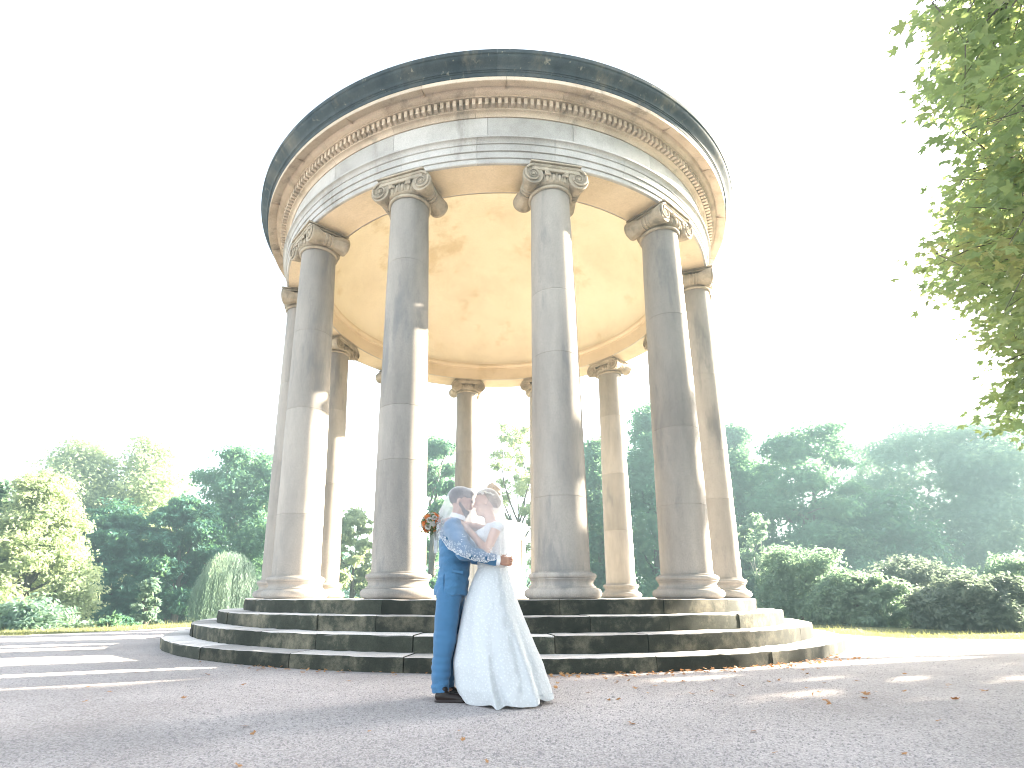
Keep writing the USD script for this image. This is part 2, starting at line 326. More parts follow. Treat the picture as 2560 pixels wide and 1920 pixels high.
def cap_parts():
    P = []
    ab = [chamfer_box((.90, .86, .030), .006), chamfer_box((.84, .80, .040), .012)]
    ab[0].apply_translation([0, 0, ZA - .016]); ab[1].apply_translation([0, 0, ZA - .052])
    P.append(('abacus', cat_(ab)))
    for sy in (1, -1):
        for sx in (-1, 1):
            v = VOL.copy()
            if sx > 0: v.apply_transform(np.diag([-1., 1, 1, 1])); v.invert()
            if sy < 0: v.apply_transform(trimesh.transformations.rotation_matrix(math.pi, [0, 0, 1]))
            v.apply_translation([sx * .40 * sy if sy > 0 else -sx * .40, sy * .385, ZV]); P.append(('volute', v))
    for sx in (-1, 1):
        b = BOL.copy(); b.apply_translation([sx * .40, 0, ZV]); P.append(('bolster', b))
    for sy in (1, -1):                                                            # band that joins the two volutes
        b = chamfer_box((.86, .055, .085), .01); b.apply_translation([0, sy * .365, ZA - .113]); r1 = tube([[-.42, sy * .395, ZA - .083], [.42, sy * .395, ZA - .083]], .011, 6)
        P.append(('volute_band', cat_([b, r1])))
    P.append(('echinus', lathe([(.30, 7.60), (.352, 7.60)] + arc(.352, 7.628, .028, -90, 90, 7) + [(.352, 7.662), (.33, 7.67)] + arc(.33, 7.75, .075, -80, 80, 8) + [(.30, ZA - .09)], 48)))
    eg = []
    for k in range(24):
        a = 2 * math.pi * (k + .5) / 24; e = trimesh.creation.icosphere(1, 1.0); e.apply_scale([.034, .030, .070])
        e.apply_translation([.395 * math.sin(a), .395 * math.cos(a), 7.765]); eg.append(e)
        a = 2 * math.pi * k / 24; d = tube([[.41 * math.sin(a), .41 * math.cos(a), 7.71], [.415 * math.sin(a), .415 * math.cos(a), 7.83]], [.006, .013], 5); eg.append(d)
    P.append(('egg_moulding', cat_(eg)))
    for sx in (-1, 1):                                                            # palmette beside each volute
        lf = []
        for q in range(4):
            a = math.radians(10 + q * 26); lf.append(tube([[sx * .20, .405, 7.80], [sx * (.20 - .07 * math.cos(a)), .43, 7.80 + .085 * math.sin(a) - .02], [sx * (.20 - .11 * math.cos(a)), .42, 7.80 + .10 * math.sin(a) - .035]], [.012, .016, .005], 6))
        P.append(('palmette', cat_(lf)))
    return P
CAPS = cap_parts()
for k in range(12):
    a = PHI + math.radians(30 * k); c = np.array([RC * math.sin(a), -RC * math.cos(a), 0])
    co = holder(temple, 'column'); spin = rng.uniform(0, 6.28)
    b = BASEM.copy(); b.apply_translation(c); part(co, 'column_base', b, M['column'], 40)
    js = [ZB, 2.6 + rng.uniform(-.5, .5), 4.15 + rng.uniform(-.5, .5), 5.9 + rng.uniform(-.5, .6), ZT + .004]
    for q in range(4):
        z0, z1 = js[q], js[q + 1]; j = .006
        zz = [z0, z0 + .004] + list(np.linspace(z0 + .02, z1 - .02, 12)) + [z1 - .004, z1]
        pr = [(shaft_r(z) - (j if i in (0, len(zz) - 1) and not (q == 0 and i == 0) else 0), z) for i, z in enumerate(zz)]
        if q == 3: pr += [(RT + .012, ZT + .005), (RT + .014, ZT + .02)]
        m = lathe(pr, 56); v = np.array(m.vertices)
        d = (meshkit.fbm(v * 2.2 + k * 7.1, 4, k) - .5) * .012; chip = np.clip(meshkit.fbm(v * 3.1 + 3 + k * 5, 4, k + 40) - .70, 0, 1) * .12
        s = 1 + (d - chip) / .4; v[:, :2] *= s[:, None]; m.vertices = v; m.apply_translation(c); part(co, 'shaft_drum', m, M['column'], 40)
    Rz = trimesh.transformations.rotation_matrix(a + math.pi, [0, 0, 1])           # local +y looks outward
    for nm, m in CAPS:
        m = m.copy(); m.apply_transform(Rz); m.apply_translation(c); part(co, nm, m, M['capital'], 40)

def ring_of(name, child, prof, n, off, material, gap=.004, seg=8, irregular=.0):
    h = holder(temple, name)
    w = rng.uniform(1 - irregular, 1 + irregular, n); cu = np.cumsum(w) / w.sum() * 2 * math.pi + off
    for k in range(n):
        a0, a1 = cu[k - 1] - (2 * math.pi if k == 0 else 0), cu[k]; g = gap / 5.2 / 2
        part(h, child, sector(prof, a0 + g, a1 - g, seg), material, 32)
    return h
# architrave of three fasciae, with its moulding
archi = [(4.43, ZA + .012), (4.442, ZA), (5.138, ZA), (5.15, ZA + .012), (5.15, 8.128), (5.143, 8.136), (5.168, 8.142), (5.168, 8.252), (5.161, 8.26), (5.187, 8.266), (5.187, 8.385), (5.18, 8.393),
         (5.20, 8.40)] + [(5.20 + .055 * (1 - math.cos(t)), 8.40 + .075 * math.sin(t)) for t in np.linspace(.3, math.pi / 2, 5)] + [(5.262, 8.478), (5.262, 8.508), (4.43, 8.508)]
ring_of('architrave', 'architrave_stone', archi, 24, PHI, M['frieze'], .004, 9)
ring_of('frieze', 'frieze_stone', [(4.43, 8.512), (5.146, 8.512), (5.152, 8.52), (5.152, 8.962), (5.146, 8.97), (4.43, 8.97)], 20, PHI + .07, M['frieze'], .006, 10, .12)
bed = [(4.6, 8.974), (5.165, 8.974), (5.165, 8.99)] + [(5.17 + .06 * (1 - math.cos(t)), 8.99 + .055 * math.sin(t)) for t in np.linspace(.2, math.pi / 2, 5)] + [(5.245, 9.046), (5.252, 9.055), (5.252, 9.195), (5.355, 9.199), (5.362, 9.205), (5.362, 9.222)] + \
      [(5.365 + .085 * math.sin(t), 9.222 + .06 * (1 - math.cos(t))) for t in np.linspace(0, math.pi / 2, 5)] + [(5.46, 9.29), (4.6, 9.29)]
ring_of('bed_moulding', 'moulding_stone', bed, 22, PHI + .02, M['cornice'], .005, 10, .1)
dn = holder(temple, 'dentil_band')
for k in range(300):
    a = 2 * math.pi * k / 300; m = chamfer_box((.060, .10, .122), .004); m.apply_transform(trimesh.transformations.rotation_matrix(a + math.pi, [0, 0, 1]))
    m.apply_translation(rz_pt(5.296, a, 9.127)); part(dn, 'dentil', m, M['cornice'], 25)
corona = [(4.9, 9.294), (5.47, 9.294), (5.49, 9.278), (5.60, 9.235), (5.628, 9.222), (5.640, 9.224), (5.640, 9.292), (4.9, 9.30)]
ring_of('corona', 'corona_stone', corona, 22, PHI + .1, M['cornice'], .006, 10, .12)
crown = [(4.9, 9.302), (5.646, 9.296), (5.650, 9.365), (5.662, 9.37), (5.662, 9.392), (5.676, 9.396)] + [(5.676 + .125 * (.5 - .5 * math.cos(t)), 9.40 + .165 * t / math.pi) for t in np.linspace(0, math.pi, 9)] + \
        [(5.815, 9.572), (5.82, 9.58), (5.82, 9.642), (5.80, 9.652), (4.9, 9.70)]
ring_of('cornice', 'cornice_stone', crown, 24, PHI + .04, M['crown'], .002, 10, .15)
# inner moulding, plastered dome, lead roof
part(temple, 'soffit', sector([(4.46, ZA - .0025), (5.10, ZA - .0025), (5.10, ZA - .0005), (4.46, ZA - .0005)], 0, 2 * math.pi, 120), M['soffit'], 30)
inner = lathe([(4.425, ZA + .003), (4.425, 8.42), (4.405, 8.425), (4.405, 8.45)] + [(4.40 - .07 * math.sin(t), 8.45 + .07 * (1 - math.cos(t))) for t in np.linspace(0, math.pi / 2, 5)] + [(4.33, 8.575), (4.40, 8.58)], 120); inner.invert()
part(temple, 'inner_moulding', inner, M['soffit'], 30)
dm = lathe([(4.40 * math.cos(t), 8.578 + 2.3 * math.sin(t)) for t in np.linspace(0, math.pi / 2 - .001, 26)], 120); dm.invert()
part(temple, 'dome_ceiling', dm, M['plaster'], True)
part(temple, 'roof', lathe([(4.95, 8.8), (4.95, 9.705), (5.55, 9.69), (5.5, 9.76)] + [(5.4 * math.cos(t), 9.78 + 1.9 * math.sin(t)) for t in np.linspace(0, math.pi / 2 - .001, 16)], 96), M['lead'], 40)

# ------------------------------------------------------------------ pedestal in the middle of the temple
ped = thing('pedestal', 'white marble pedestal with moulded top standing in the middle of the temple', 'pedestal', (0, 0, Z4))
RZ = math.radians(-33)
def pbox(z0, z1, h0, h1=None, ch=.008):
    h1 = h0 if h1 is None else h1; c = [(-h0, -h0, z0), (h0, -h0, z0), (h0, h0, z0), (-h0, h0, z0), (-h1, -h1, z1), (h1, -h1, z1), (h1, h1, z1), (-h1, h1, z1)]
    m = trimesh.convex.convex_hull(np.array(c)); m.apply_transform(trimesh.transformations.rotation_matrix(RZ, [0, 0, 1])); return m
S = .50
part(ped, 'plinth', cat_([pbox(Z4, Z4 + .16, S + .10), pbox(Z4 + .162, Z4 + .27, S + .07, S + .012)]), M['marble'], 25)
part(ped, 'die', pbox(Z4 + .272, 2.33, S), M['marble'], 25)
for q in range(4):
    fr = []
    for (x0, x1, z0, z1) in ((-.36, .36, 1.28, 1.32), (-.36, .36, 2.16, 2.20), (-.36, -.32, 1.322, 2.158), (.32, .36, 1.322, 2.158)):
        fr.append(box(((x0 + x1) / 2, -S - .008, (z0 + z1) / 2), (x1 - x0, .022, z1 - z0)))
    m = cat_(fr); m.apply_transform(trimesh.transformations.rotation_matrix(RZ + q * math.pi / 2, [0, 0, 1])); part(ped, 'panel_frame', m, M['marble'], 25)
part(ped, 'cornice', cat_([pbox(2.332, 2.40, S + .012, S + .06), pbox(2.402, 2.44, S + .075), pbox(2.442, 2.50, S + .085, S + .10), pbox(2.502, 2.56, S + .04)]), M['marble'], 25)

def head_sdf(P, c, s=1.0, tilt=0.0, yaw=0.0, female=False):      # face looks along +x of its own axes
    q = (P - np.asarray(c, float)) / s
    q = q @ np.array([[math.cos(yaw), -math.sin(yaw), 0], [math.sin(yaw), math.cos(yaw), 0], [0, 0, 1]])
    q = q @ np.array([[math.cos(tilt), 0, -math.sin(tilt)], [0, 1, 0], [math.sin(tilt), 0, math.cos(tilt)]])   # tilt > 0 looks down
    w = .92 if female else 1.0
    d = ell(q, (-.012, 0, .035), (.098, .076 * w, .088))
    d = smin(.03, d, ell(q, (.030, 0, -.045), (.062, .056 * w, .070)))
    d = smin(.022, d, cap(q, (.058, 0, -.093), (.02, 0, -.088), .022 * w, .036 * w))
    d = smin(.02, d, ell(q, (.064, 0, .045), (.028, .052, .022)))            # brow
    for sy in (-1, 1):
        d = smax(.012, d, -ell(q, (.094, sy * .030, .018), (.016, .017, .011)))
        d = smin(.006, d, ell(q, (.074, sy * .031, .017), (.013, .013, .012)))  # eyeball under its lid
        d = smin(.02, d, ell(q, (.060, sy * .036, -.020), (.024, .022, .022)))  # cheek
        d = smin(.010, d, cap(q, (.090, 0, -.028), (.088, sy * .012, -.030), .010, .008))
        e = ell(q, (-.012, sy * .076 * w, .000), (.019, .009, .032)); d = smin(.006, d, smax(.006, e, -ell(q, (-.006, sy * .086 * w, .003), (.010, .007, .018))))
    d = smin(.010, d, cap(q, (.085, 0, .026), (.108, 0, -.022), .009, .0125))    # nose
    d = smin(.007, d, ell(q, (.090, 0, -.055), (.011, .022, .0065)))
    d = smin(.007, d, ell(q, (.087, 0, -.067), (.011, .019, .0075)))
    d = smin(.012, d, ell(q, (.074, 0, -.096), (.018, .020, .015)))              # chin
    return d * s

bust = thing('bust', 'stone bust of a man with long hair on top of the white pedestal', 'bust', (-.08, 0, 2.56))
BY = math.radians(-115)
def bust_fn(P):
    c = np.array([-.08, 0, 3.32])
    d = head_sdf(P, c, 1.45, .05, BY)
    f = np.array([math.cos(BY), math.sin(BY), 0]); sd = np.array([-f[1], f[0], 0])
    d = smin(.05, d, cap(P, c - [0, 0, .13], c - [0, 0, .36], .085, .11))
    d = smin(.08, d, ell(P, c - [0, 0, .46] , (.21, .21, .16)))
    for s in (-1, 1): d = smin(.06, d, ell(P, c + sd * s * .20 - [0, 0, .44], (.12, .12, .13)))
    return smax(.02, d, -(P[..., 2] - 2.76))
part(bust, 'portrait', relax(surface(bust_fn, (-.45, -.45, 2.7), (.45, .45, 3.66), .022)), M['bustmarble'], True)
def wig_fn(P):
    c = np.array([-.08, 0, 3.32]); f = np.array([math.cos(BY), math.sin(BY), 0]); sd = np.array([-f[1], f[0], 0])
    d = ell(P, c + [0, 0, .10] - f * .05, (.165, .165, .15))
    for s in (-1, 1): d = smin(.05, d, cap(P, c + sd * s * .12 + [0, 0, .08] - f * .04, c + sd * s * .16 - [0, 0, .30] - f * .03, .07, .085))
    d = smax(.02, d, -ell(P, c + f * .13 - [0, 0, .02], (.12, .12, .15)))
    return d + .012 * np.sin(P[..., 2] * 55 + 4 * P[..., 0] * 9) * np.cos(P[..., 1] * 40)
part(bust, 'hair', relax(surface(wig_fn, (-.4, -.4, 2.9), (.4, .4, 3.7), .02), 3), M['bustmarble'], True)
part(bust, 'socle', lathe([(.001, 2.562), (.17, 2.562), (.17, 2.60), (.13, 2.62), (.10, 2.68), (.13, 2.74), (.18, 2.775), (.001, 2.78)], 32).apply_translation([-.08, 0, 0]), M['bustmarble'], 40)
# ------------------------------------------------------------------ ground
def smooth(a, b, x): t = np.clip((x - a) / (b - a), 0, 1); return t * t * (3 - 2 * t)
def height(x, y):
    x, y = np.asarray(x, float), np.asarray(y, float); r = np.hypot(x, y)
    w = smooth(-1.0, 6.0, y) * smooth(10.8, 24, r)
    return -1.55 * w + .25 * w * (meshkit.noise(np.stack([x * .06, y * .06, 0 * x], -1), 3) - .5) * 2

def ground_mats():
    N = {'g': ('geometry', {}), 'n0': ('noise_texture', {'scale': .45, 'detail': 5, 'roughness': .6}), 'v': ('voronoi_texture', {'scale': 95}), 'v2': ('voronoi_texture', {'scale': 38}),
         'n1': ('noise_texture', {'scale': 160, 'detail': 3, 'roughness': .7}),
         'r0': ('rgb_ramp', {'ramp': [(.32, (.345, .31, .30)), (.68, (.485, .44, .43))]}),
         'sv': ('separate_color', {}), 'mv': ('map_range', {'to_min': .72, 'to_max': 1.24}), 'mn': ('map_range', {'from_min': .25, 'from_max': .75, 'to_min': .75, 'to_max': 1.25}),
         'mul': ('math', {'math_type': 'multiply'}), 'cc': ('combine_color', {}), 'mm': ('mix_color', {'blend_type': 'multiply', 'fac': 1.0, 'use_clamp': False}),
         'ad': ('math', {'math_type': 'add'}), 'b': ('bump', {'strength': .9, 'distance': .006}), 'p': ('principled_bsdf', {'roughness': .95, 'specular_ior_level': .15})}
    K = [('g.position', x + '.vector') for x in ('n0', 'v', 'v2', 'n1')] + [('n0.fac', 'r0.fac'), ('v.color', 'sv.color'), ('sv.r', 'mv.value'), ('n1.fac', 'mn.value'), ('mv.result', 'mul.value1'), ('mn.result', 'mul.value2'),
         ('mul.value', 'cc.r'), ('mul.value', 'cc.g'), ('mul.value', 'cc.b'), ('r0.color', 'mm.a'), ('cc.color', 'mm.b'), ('mm.result', 'p.base_color'), ('v.distance', 'ad.value1'), ('v2.distance', 'ad.value2'), ('ad.value', 'b.height'), ('b.normal', 'p.normal')]
    M['gravel'] = mat('gravel', N, K)
    N = {'g': ('geometry', {}), 'n0': ('noise_texture', {'scale': .35, 'detail': 6, 'roughness': .6}), 'n1': ('noise_texture', {'scale': 22, 'detail': 5, 'roughness': .7}),
         'r0': ('rgb_ramp', {'ramp': [(.3, (.075, .09, .045)), (.5, (.11, .125, .065)), (.7, (.16, .155, .09))]}), 'b': ('bump', {'strength': .8, 'distance': .03}), 'p': ('principled_bsdf', {'roughness': .95, 'specular_ior_level': .1})}
    M['lawn'] = mat('lawn', N, [('g.position', 'n0.vector'), ('g.position', 'n1.vector'), ('n0.fac', 'r0.fac'), ('r0.color', 'p.base_color'), ('n1.fac', 'b.height'), ('b.normal', 'p.normal')])
    M['path'] = stone('sandy_path', (.34, .31, .26), (.42, .38, .33), (.48, .44, .38), scale=.6)
ground_mats()
def polar_sheet(rs, na, dz):
    a = np.arange(na) * 2 * np.pi / na; R, A = np.meshgrid(rs, a, indexing='ij'); x, y = R * np.sin(A), -R * np.cos(A)
    v = np.stack([x, y, height(x, y) + dz], -1).reshape(-1, 3); i, j = np.meshgrid(np.arange(len(rs) - 1), np.arange(na), indexing='ij')
    q = np.stack([i * na + j, i * na + (j + 1) % na, (i + 1) * na + (j + 1) % na, (i + 1) * na + j], -1).reshape(-1, 4)
    return tm(v, np.vstack([q[:, [0, 1, 2]], q[:, [0, 2, 3]]]))
single('lawn', polar_sheet(np.concatenate([[.5, 3], np.linspace(5.5, 30, 70), np.geomspace(32, 900, 40)]), 180, 0), M['lawn'], 'mown park lawn falling away behind the temple', 'lawn', kind='structure', smooth=True)
edge = Polygon([(-45, -1.6), (-16, -1.5), (-12.5, -1.2), (-11.0, -.8), (-10.2, .2), (-9.5, 1.2), (-8.9, 2.6), (-7.6, 4.6), (-5, 7.2), (0, 8.6), (4.5, 7.2), (7.0, 4.2), (7.7, 1.6), (7.8, -.2), (8.4, -1.2), (10.5, -1.55), (14, -1.6), (45, -1.7), (45, -50), (-45, -50)])
e2 = []
for k in range(len(edge.exterior.coords) - 1):
    a, b = np.array(edge.exterior.coords[k]), np.array(edge.exterior.coords[k + 1]); n = max(1, int(np.linalg.norm(b - a) / .18)) if max(abs(a[0]), abs(b[0])) < 20 and min(a[1], b[1]) > -5 else 1
    for t in np.arange(n) / n:
        p = a + (b - a) * t; e2.append(p + (meshkit.noise(np.array([[p[0] * 1.7, p[1] * 1.7, 0], [p[0] * 1.7, p[1] * 1.7, 9]])) - .5) * .35 * (n > 1))
GRAVEL = Polygon(e2).buffer(0)
gp = GRAVEL.difference(Point(0, 0).buffer(6.3, 32))
gv, gf = trimesh.creation.triangulate_polygon(gp, engine='earcut')
single('gravel_ground', tm(np.c_[gv, np.full(len(gv), .004)], gf if np.cross(np.r_[gv[gf[0][1]] - gv[gf[0][0]], 0], np.r_[gv[gf[0][2]] - gv[gf[0][0]], 0])[2] > 0 else gf[:, ::-1]), M['gravel'], 'pale gravel forecourt around the temple steps', 'ground', kind='structure', smooth=False)
# a narrow sandy path across the lower lawn on the left
pp = np.array([[-60, 26], [-45, 30], [-33, 33], [-22, 37], [-10, 44], [0, 52.]]); tt = np.linspace(0, 5, 60); pc = np.stack([np.interp(tt, range(6), pp[:, k]) for k in (0, 1)], 1)
nn = np.gradient(pc, axis=0); nn = np.stack([-nn[:, 1], nn[:, 0]], 1); nn /= np.linalg.norm(nn, axis=1, keepdims=True)
vv = np.vstack([np.c_[pc + nn * s, height(*(pc + nn * s).T) + .02] for s in (-1.3, 1.3)]); k = np.arange(59)
single('path', tm(vv, np.vstack([np.stack([k, k + 1, k + 61], 1), np.stack([k, k + 61, k + 60], 1)])[:, ::-1]), M['path'], 'narrow pale path crossing the lower lawn', 'path', kind='structure')

# loose pebbles on the gravel near the camera
def pebbles():
    r = np.random.default_rng(5); pts = []
    n = 26000; d = 2.2 + 9 * r.random(n) ** 1.6; a = r.uniform(-.86, .80, n); x, y = d * np.sin(a), EYE[1] + d * np.cos(a)
    keep = (np.hypot(x, y) > 6.75) & (y < -1.7); x, y = x[keep], y[keep]; n = len(x)
    ico = np.array([[1, 0, 0], [-1, 0, 0], [0, 1, 0], [0, -1, 0], [0, 0, 1.]]); f = np.array([[4, 0, 2], [4, 2, 1], [4, 1, 3], [4, 3, 0]])
    s = r.uniform(.004, .011, (n, 1, 1)) * r.uniform(.6, 1.3, (n, 1, 3)); an = r.uniform(0, 6.28, n)
    v = ico[None] * s; c, t = np.cos(an)[:, None], np.sin(an)[:, None]
    v = np.stack([v[..., 0] * c - v[..., 1] * t + x[:, None], v[..., 0] * t + v[..., 1] * c + y[:, None], v[..., 2] * .9 + .003], -1)
    return tm(v.reshape(-1, 3), (f[None] + 5 * np.arange(n)[:, None, None]).reshape(-1, 3))
N = {'g': ('geometry', {}), 'r': ('rgb_ramp', {'ramp': [(0, (.29, .265, .26)), (.5, (.39, .36, .36)), (.85, (.52, .485, .48)), (1, (.68, .65, .64))]}), 'p': ('principled_bsdf', {'roughness': .85, 'specular_ior_level': .2})}
M['pebble'] = mat('pebble', N, [('g.random_per_island', 'r.fac'), ('r.color', 'p.base_color')])
single('pebbles', pebbles(), M['pebble'], 'loose small grey pebbles scattered over the gravel', 'pebbles', kind='stuff', smooth=True)

# ------------------------------------------------------------------ vegetation
def leaf_mat(name, c0, c1, c2, trans, tw=.45):
    N = {'g': ('geometry', {}), 'o': ('object_info', {}), 'n': ('noise_texture', {'scale': .55, 'detail': 3}), 'a': ('math', {'math_type': 'multiply_add', 'value2': .55, 'value3': 0}),
         'r': ('rgb_ramp', {'ramp': [(.15, c0), (.5, c1), (.9, c2)]}), 'h': ('math', {'math_type': 'multiply_add', 'value2': .9}),
         'mx': ('mix_color', {'blend_type': 'multiply', 'fac': 1.0, 'use_clamp': False, 'b': trans}),
         'p': ('principled_bsdf', {'roughness': .55, 'specular_ior_level': .35}), 't': ('translucent_bsdf', {}), 'm': ('mix_closure', {'fac': tw})}
    return mat(name, N, [('g.random_per_island', 'a.value1'), ('g.position', 'n.vector'), ('n.fac', 'h.value1'), ('a.value', 'h.value3'), ('h.value', 'r.fac'), ('r.color', 'p.base_color'), ('r.color', 'mx.a'), ('mx.result', 't.color'),
                             ('p.BSDF', 'm.closure1'), ('t.BSDF', 'm.closure2')], surface='m.closure')
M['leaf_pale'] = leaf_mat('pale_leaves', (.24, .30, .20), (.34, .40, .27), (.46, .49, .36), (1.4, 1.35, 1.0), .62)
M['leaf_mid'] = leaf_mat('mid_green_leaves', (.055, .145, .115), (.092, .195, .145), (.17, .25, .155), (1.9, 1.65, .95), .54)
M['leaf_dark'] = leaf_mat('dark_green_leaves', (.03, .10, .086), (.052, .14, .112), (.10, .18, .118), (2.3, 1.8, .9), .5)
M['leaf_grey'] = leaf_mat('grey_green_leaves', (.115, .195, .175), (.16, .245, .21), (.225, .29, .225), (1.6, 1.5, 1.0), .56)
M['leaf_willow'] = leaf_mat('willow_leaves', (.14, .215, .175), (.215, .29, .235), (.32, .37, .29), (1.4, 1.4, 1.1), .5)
M['leaf_plum'] = leaf_mat('plum_green_leaves', (.085, .13, .125), (.125, .165, .15), (.17, .20, .175), (1.6, 1.5, 1.1), .45)
M['leaf_maple'] = leaf_mat('maple_leaves', (.115, .19, .11), (.195, .265, .15), (.43, .35, .21), (1.7, 1.55, .95), .6)
M['bark'] = stone('bark', (.06, .05, .04), (.10, .085, .07), (.15, .13, .11), scale=6, streak=True)
M['birch'] = stone('birch_bark', (.28, .26, .23), (.42, .40, .37), (.52, .5, .47), dirt=(.05, .045, .04), dirt_amt=.3, scale=5)

def leaves(P, nrm, size, r, aspect=.62):              # one folded rhombus of two triangles per leaf spray
    n = len(P); nrm = nrm / (np.linalg.norm(nrm, axis=1, keepdims=True) + 1e-9); t = np.cross(nrm, r.normal(size=(n, 3))); t /= np.linalg.norm(t, axis=1, keepdims=True) + 1e-9; b = np.cross(nrm, t)
    s = (size * r.uniform(.6, 1.35, n))[:, None]
    v = np.stack([P - t * s, P + b * s * aspect * .8 + nrm * s * .15, P + t * s, P - b * s * aspect * .8 + nrm * s * .15], 1).reshape(-1, 3)
    k = 4 * np.arange(n)[:, None]; f = np.stack([k + [0, 1, 2], k + [0, 2, 3]], 1).reshape(-1, 3)
    return tm(v, f)

def canopy(blobs, n, size, r, up=.45, clump=26, flat=.5):
    C = np.array([b[0] for b in blobs]); R = np.array([b[1] for b in blobs]); w = R[:, 0] * R[:, 1] + R[:, 2] * R[:, 0]; w = w / w.sum()
    nc = max(30, n // clump); bi = r.choice(len(blobs), nc, p=w); d = r.normal(size=(nc, 3)); d[:, 2] += .25; d /= np.linalg.norm(d, axis=1, keepdims=True)
    cc = C[bi] + d * R[bi] * (r.random((nc, 1)) ** .33) * (1 + .48 * (r.random((nc, 1)) < .30) * r.random((nc, 1))); ci = r.integers(0, nc, n)
    cs = np.minimum(R[bi].min(1) * .42, size * 3.6)[ci][:, None]
    off = r.normal(size=(n, 3)) * cs * np.array([.8, .8, flat]); P = cc[ci] + off
    N = d[ci] * .7 + r.normal(size=(n, 3)) * .55; N[:, 2] += up
    return leaves(P, N, size, r)

def limb(p0, p1, r0, r1, r, bend=.12, n=6):
    t = np.linspace(0, 1, n)[:, None]; p = p0 + (p1 - p0) * t; ln = np.linalg.norm(p1 - p0); o = r.normal(size=3) * ln * bend
    p = p + np.sin(t * math.pi) * o; p[:, 2] += (t[:, 0] * (1 - t[:, 0])) * ln * .25
    return tube(p, np.linspace(r0, r1, n), 6)

LAB = set()
def tree(name, label, cat, px, py_top, hw, dist, leaf, n, size, shape='round', base_frac=.12, bark='bark', group=None, seed=0, trunk_r=None, blobs_n=20, lean=0.0, zb=None, flat=.5, bsize=1.0):
    r = np.random.default_rng(100 + seed); top = far(px, py_top, dist); x, y = top[0], top[1]; zg = float(height(x, y)) if zb is None else zb; H = top[2] - zg; W = hw * dist / FPX * 1.03
    t = thing(name, label, cat, (x, y, zg), group); tr = trunk_r or (.035 * H * .6 + .05)
    lo = zg + H * base_frac; blobs = []; wood = []; bsize_ = 1.0; tt = np.array([x + lean, y, zg + H * (.55 if shape != 'tall' else .85)])
    wood.append(tube(np.array([[x, y, zg - .3], [x, y, zg + .1], [x + lean * .3, y, zg + H * .25], tt]), [tr * 1.35, tr * 1.1, tr * .85, tr * .3], 9))
    for k in range(blobs_n):
        u = (k + .5) / blobs_n; zf = base_frac + (1 - base_frac) * (u ** .8)
        if shape == 'round': env = math.sqrt(max(0, 1 - ((zf - .5 - base_frac * .3) / .58) ** 2))
        elif shape == 'tall': env = min(1, 1.5 * (1 - zf) + .22) * (.6 + .4 * min(1, zf / .25)); bsize_ = 1.35
        elif shape == 'cone': env = 1.05 * (1 - zf) ** .75 + .12
        elif shape == 'dome': env = math.sqrt(max(0, 1 - zf ** 2.2))
        a = k * 2.399963 + r.uniform(-.4, .4); rr = W * env * r.uniform(.45, .82); br = W * r.uniform(.26, .42) * bsize * bsize_ * (.55 + .45 * env)
        c = np.array([x + lean * zf + rr * math.cos(a), y + rr * math.sin(a), zg + H * zf - br * .55]); R = np.array([br, br, br * (.62 if shape != 'tall' else 1.0) * r.uniform(.8, 1.2)])
        c[2] = min(c[2], top[2] - R[2] * .7); c[2] = max(c[2], lo * 1.0 + R[2] * .4); blobs.append((c, R))
        if k % 2 == 0: s = np.array([x + lean * .5 * zf, y, zg + (c[2] - zg) * .55]); wood.append(limb(s, c, tr * .38, tr * .08, r))
    blobs.append((np.array([x + lean, y, top[2] - W * .3]), np.array([W * .3, W * .3, W * .33]) * bsize))
    part(t, 'trunk', cat_(wood), M[bark], 50); part(t, 'crown', canopy(blobs, n, size, r, flat=flat), M[leaf], False); return t

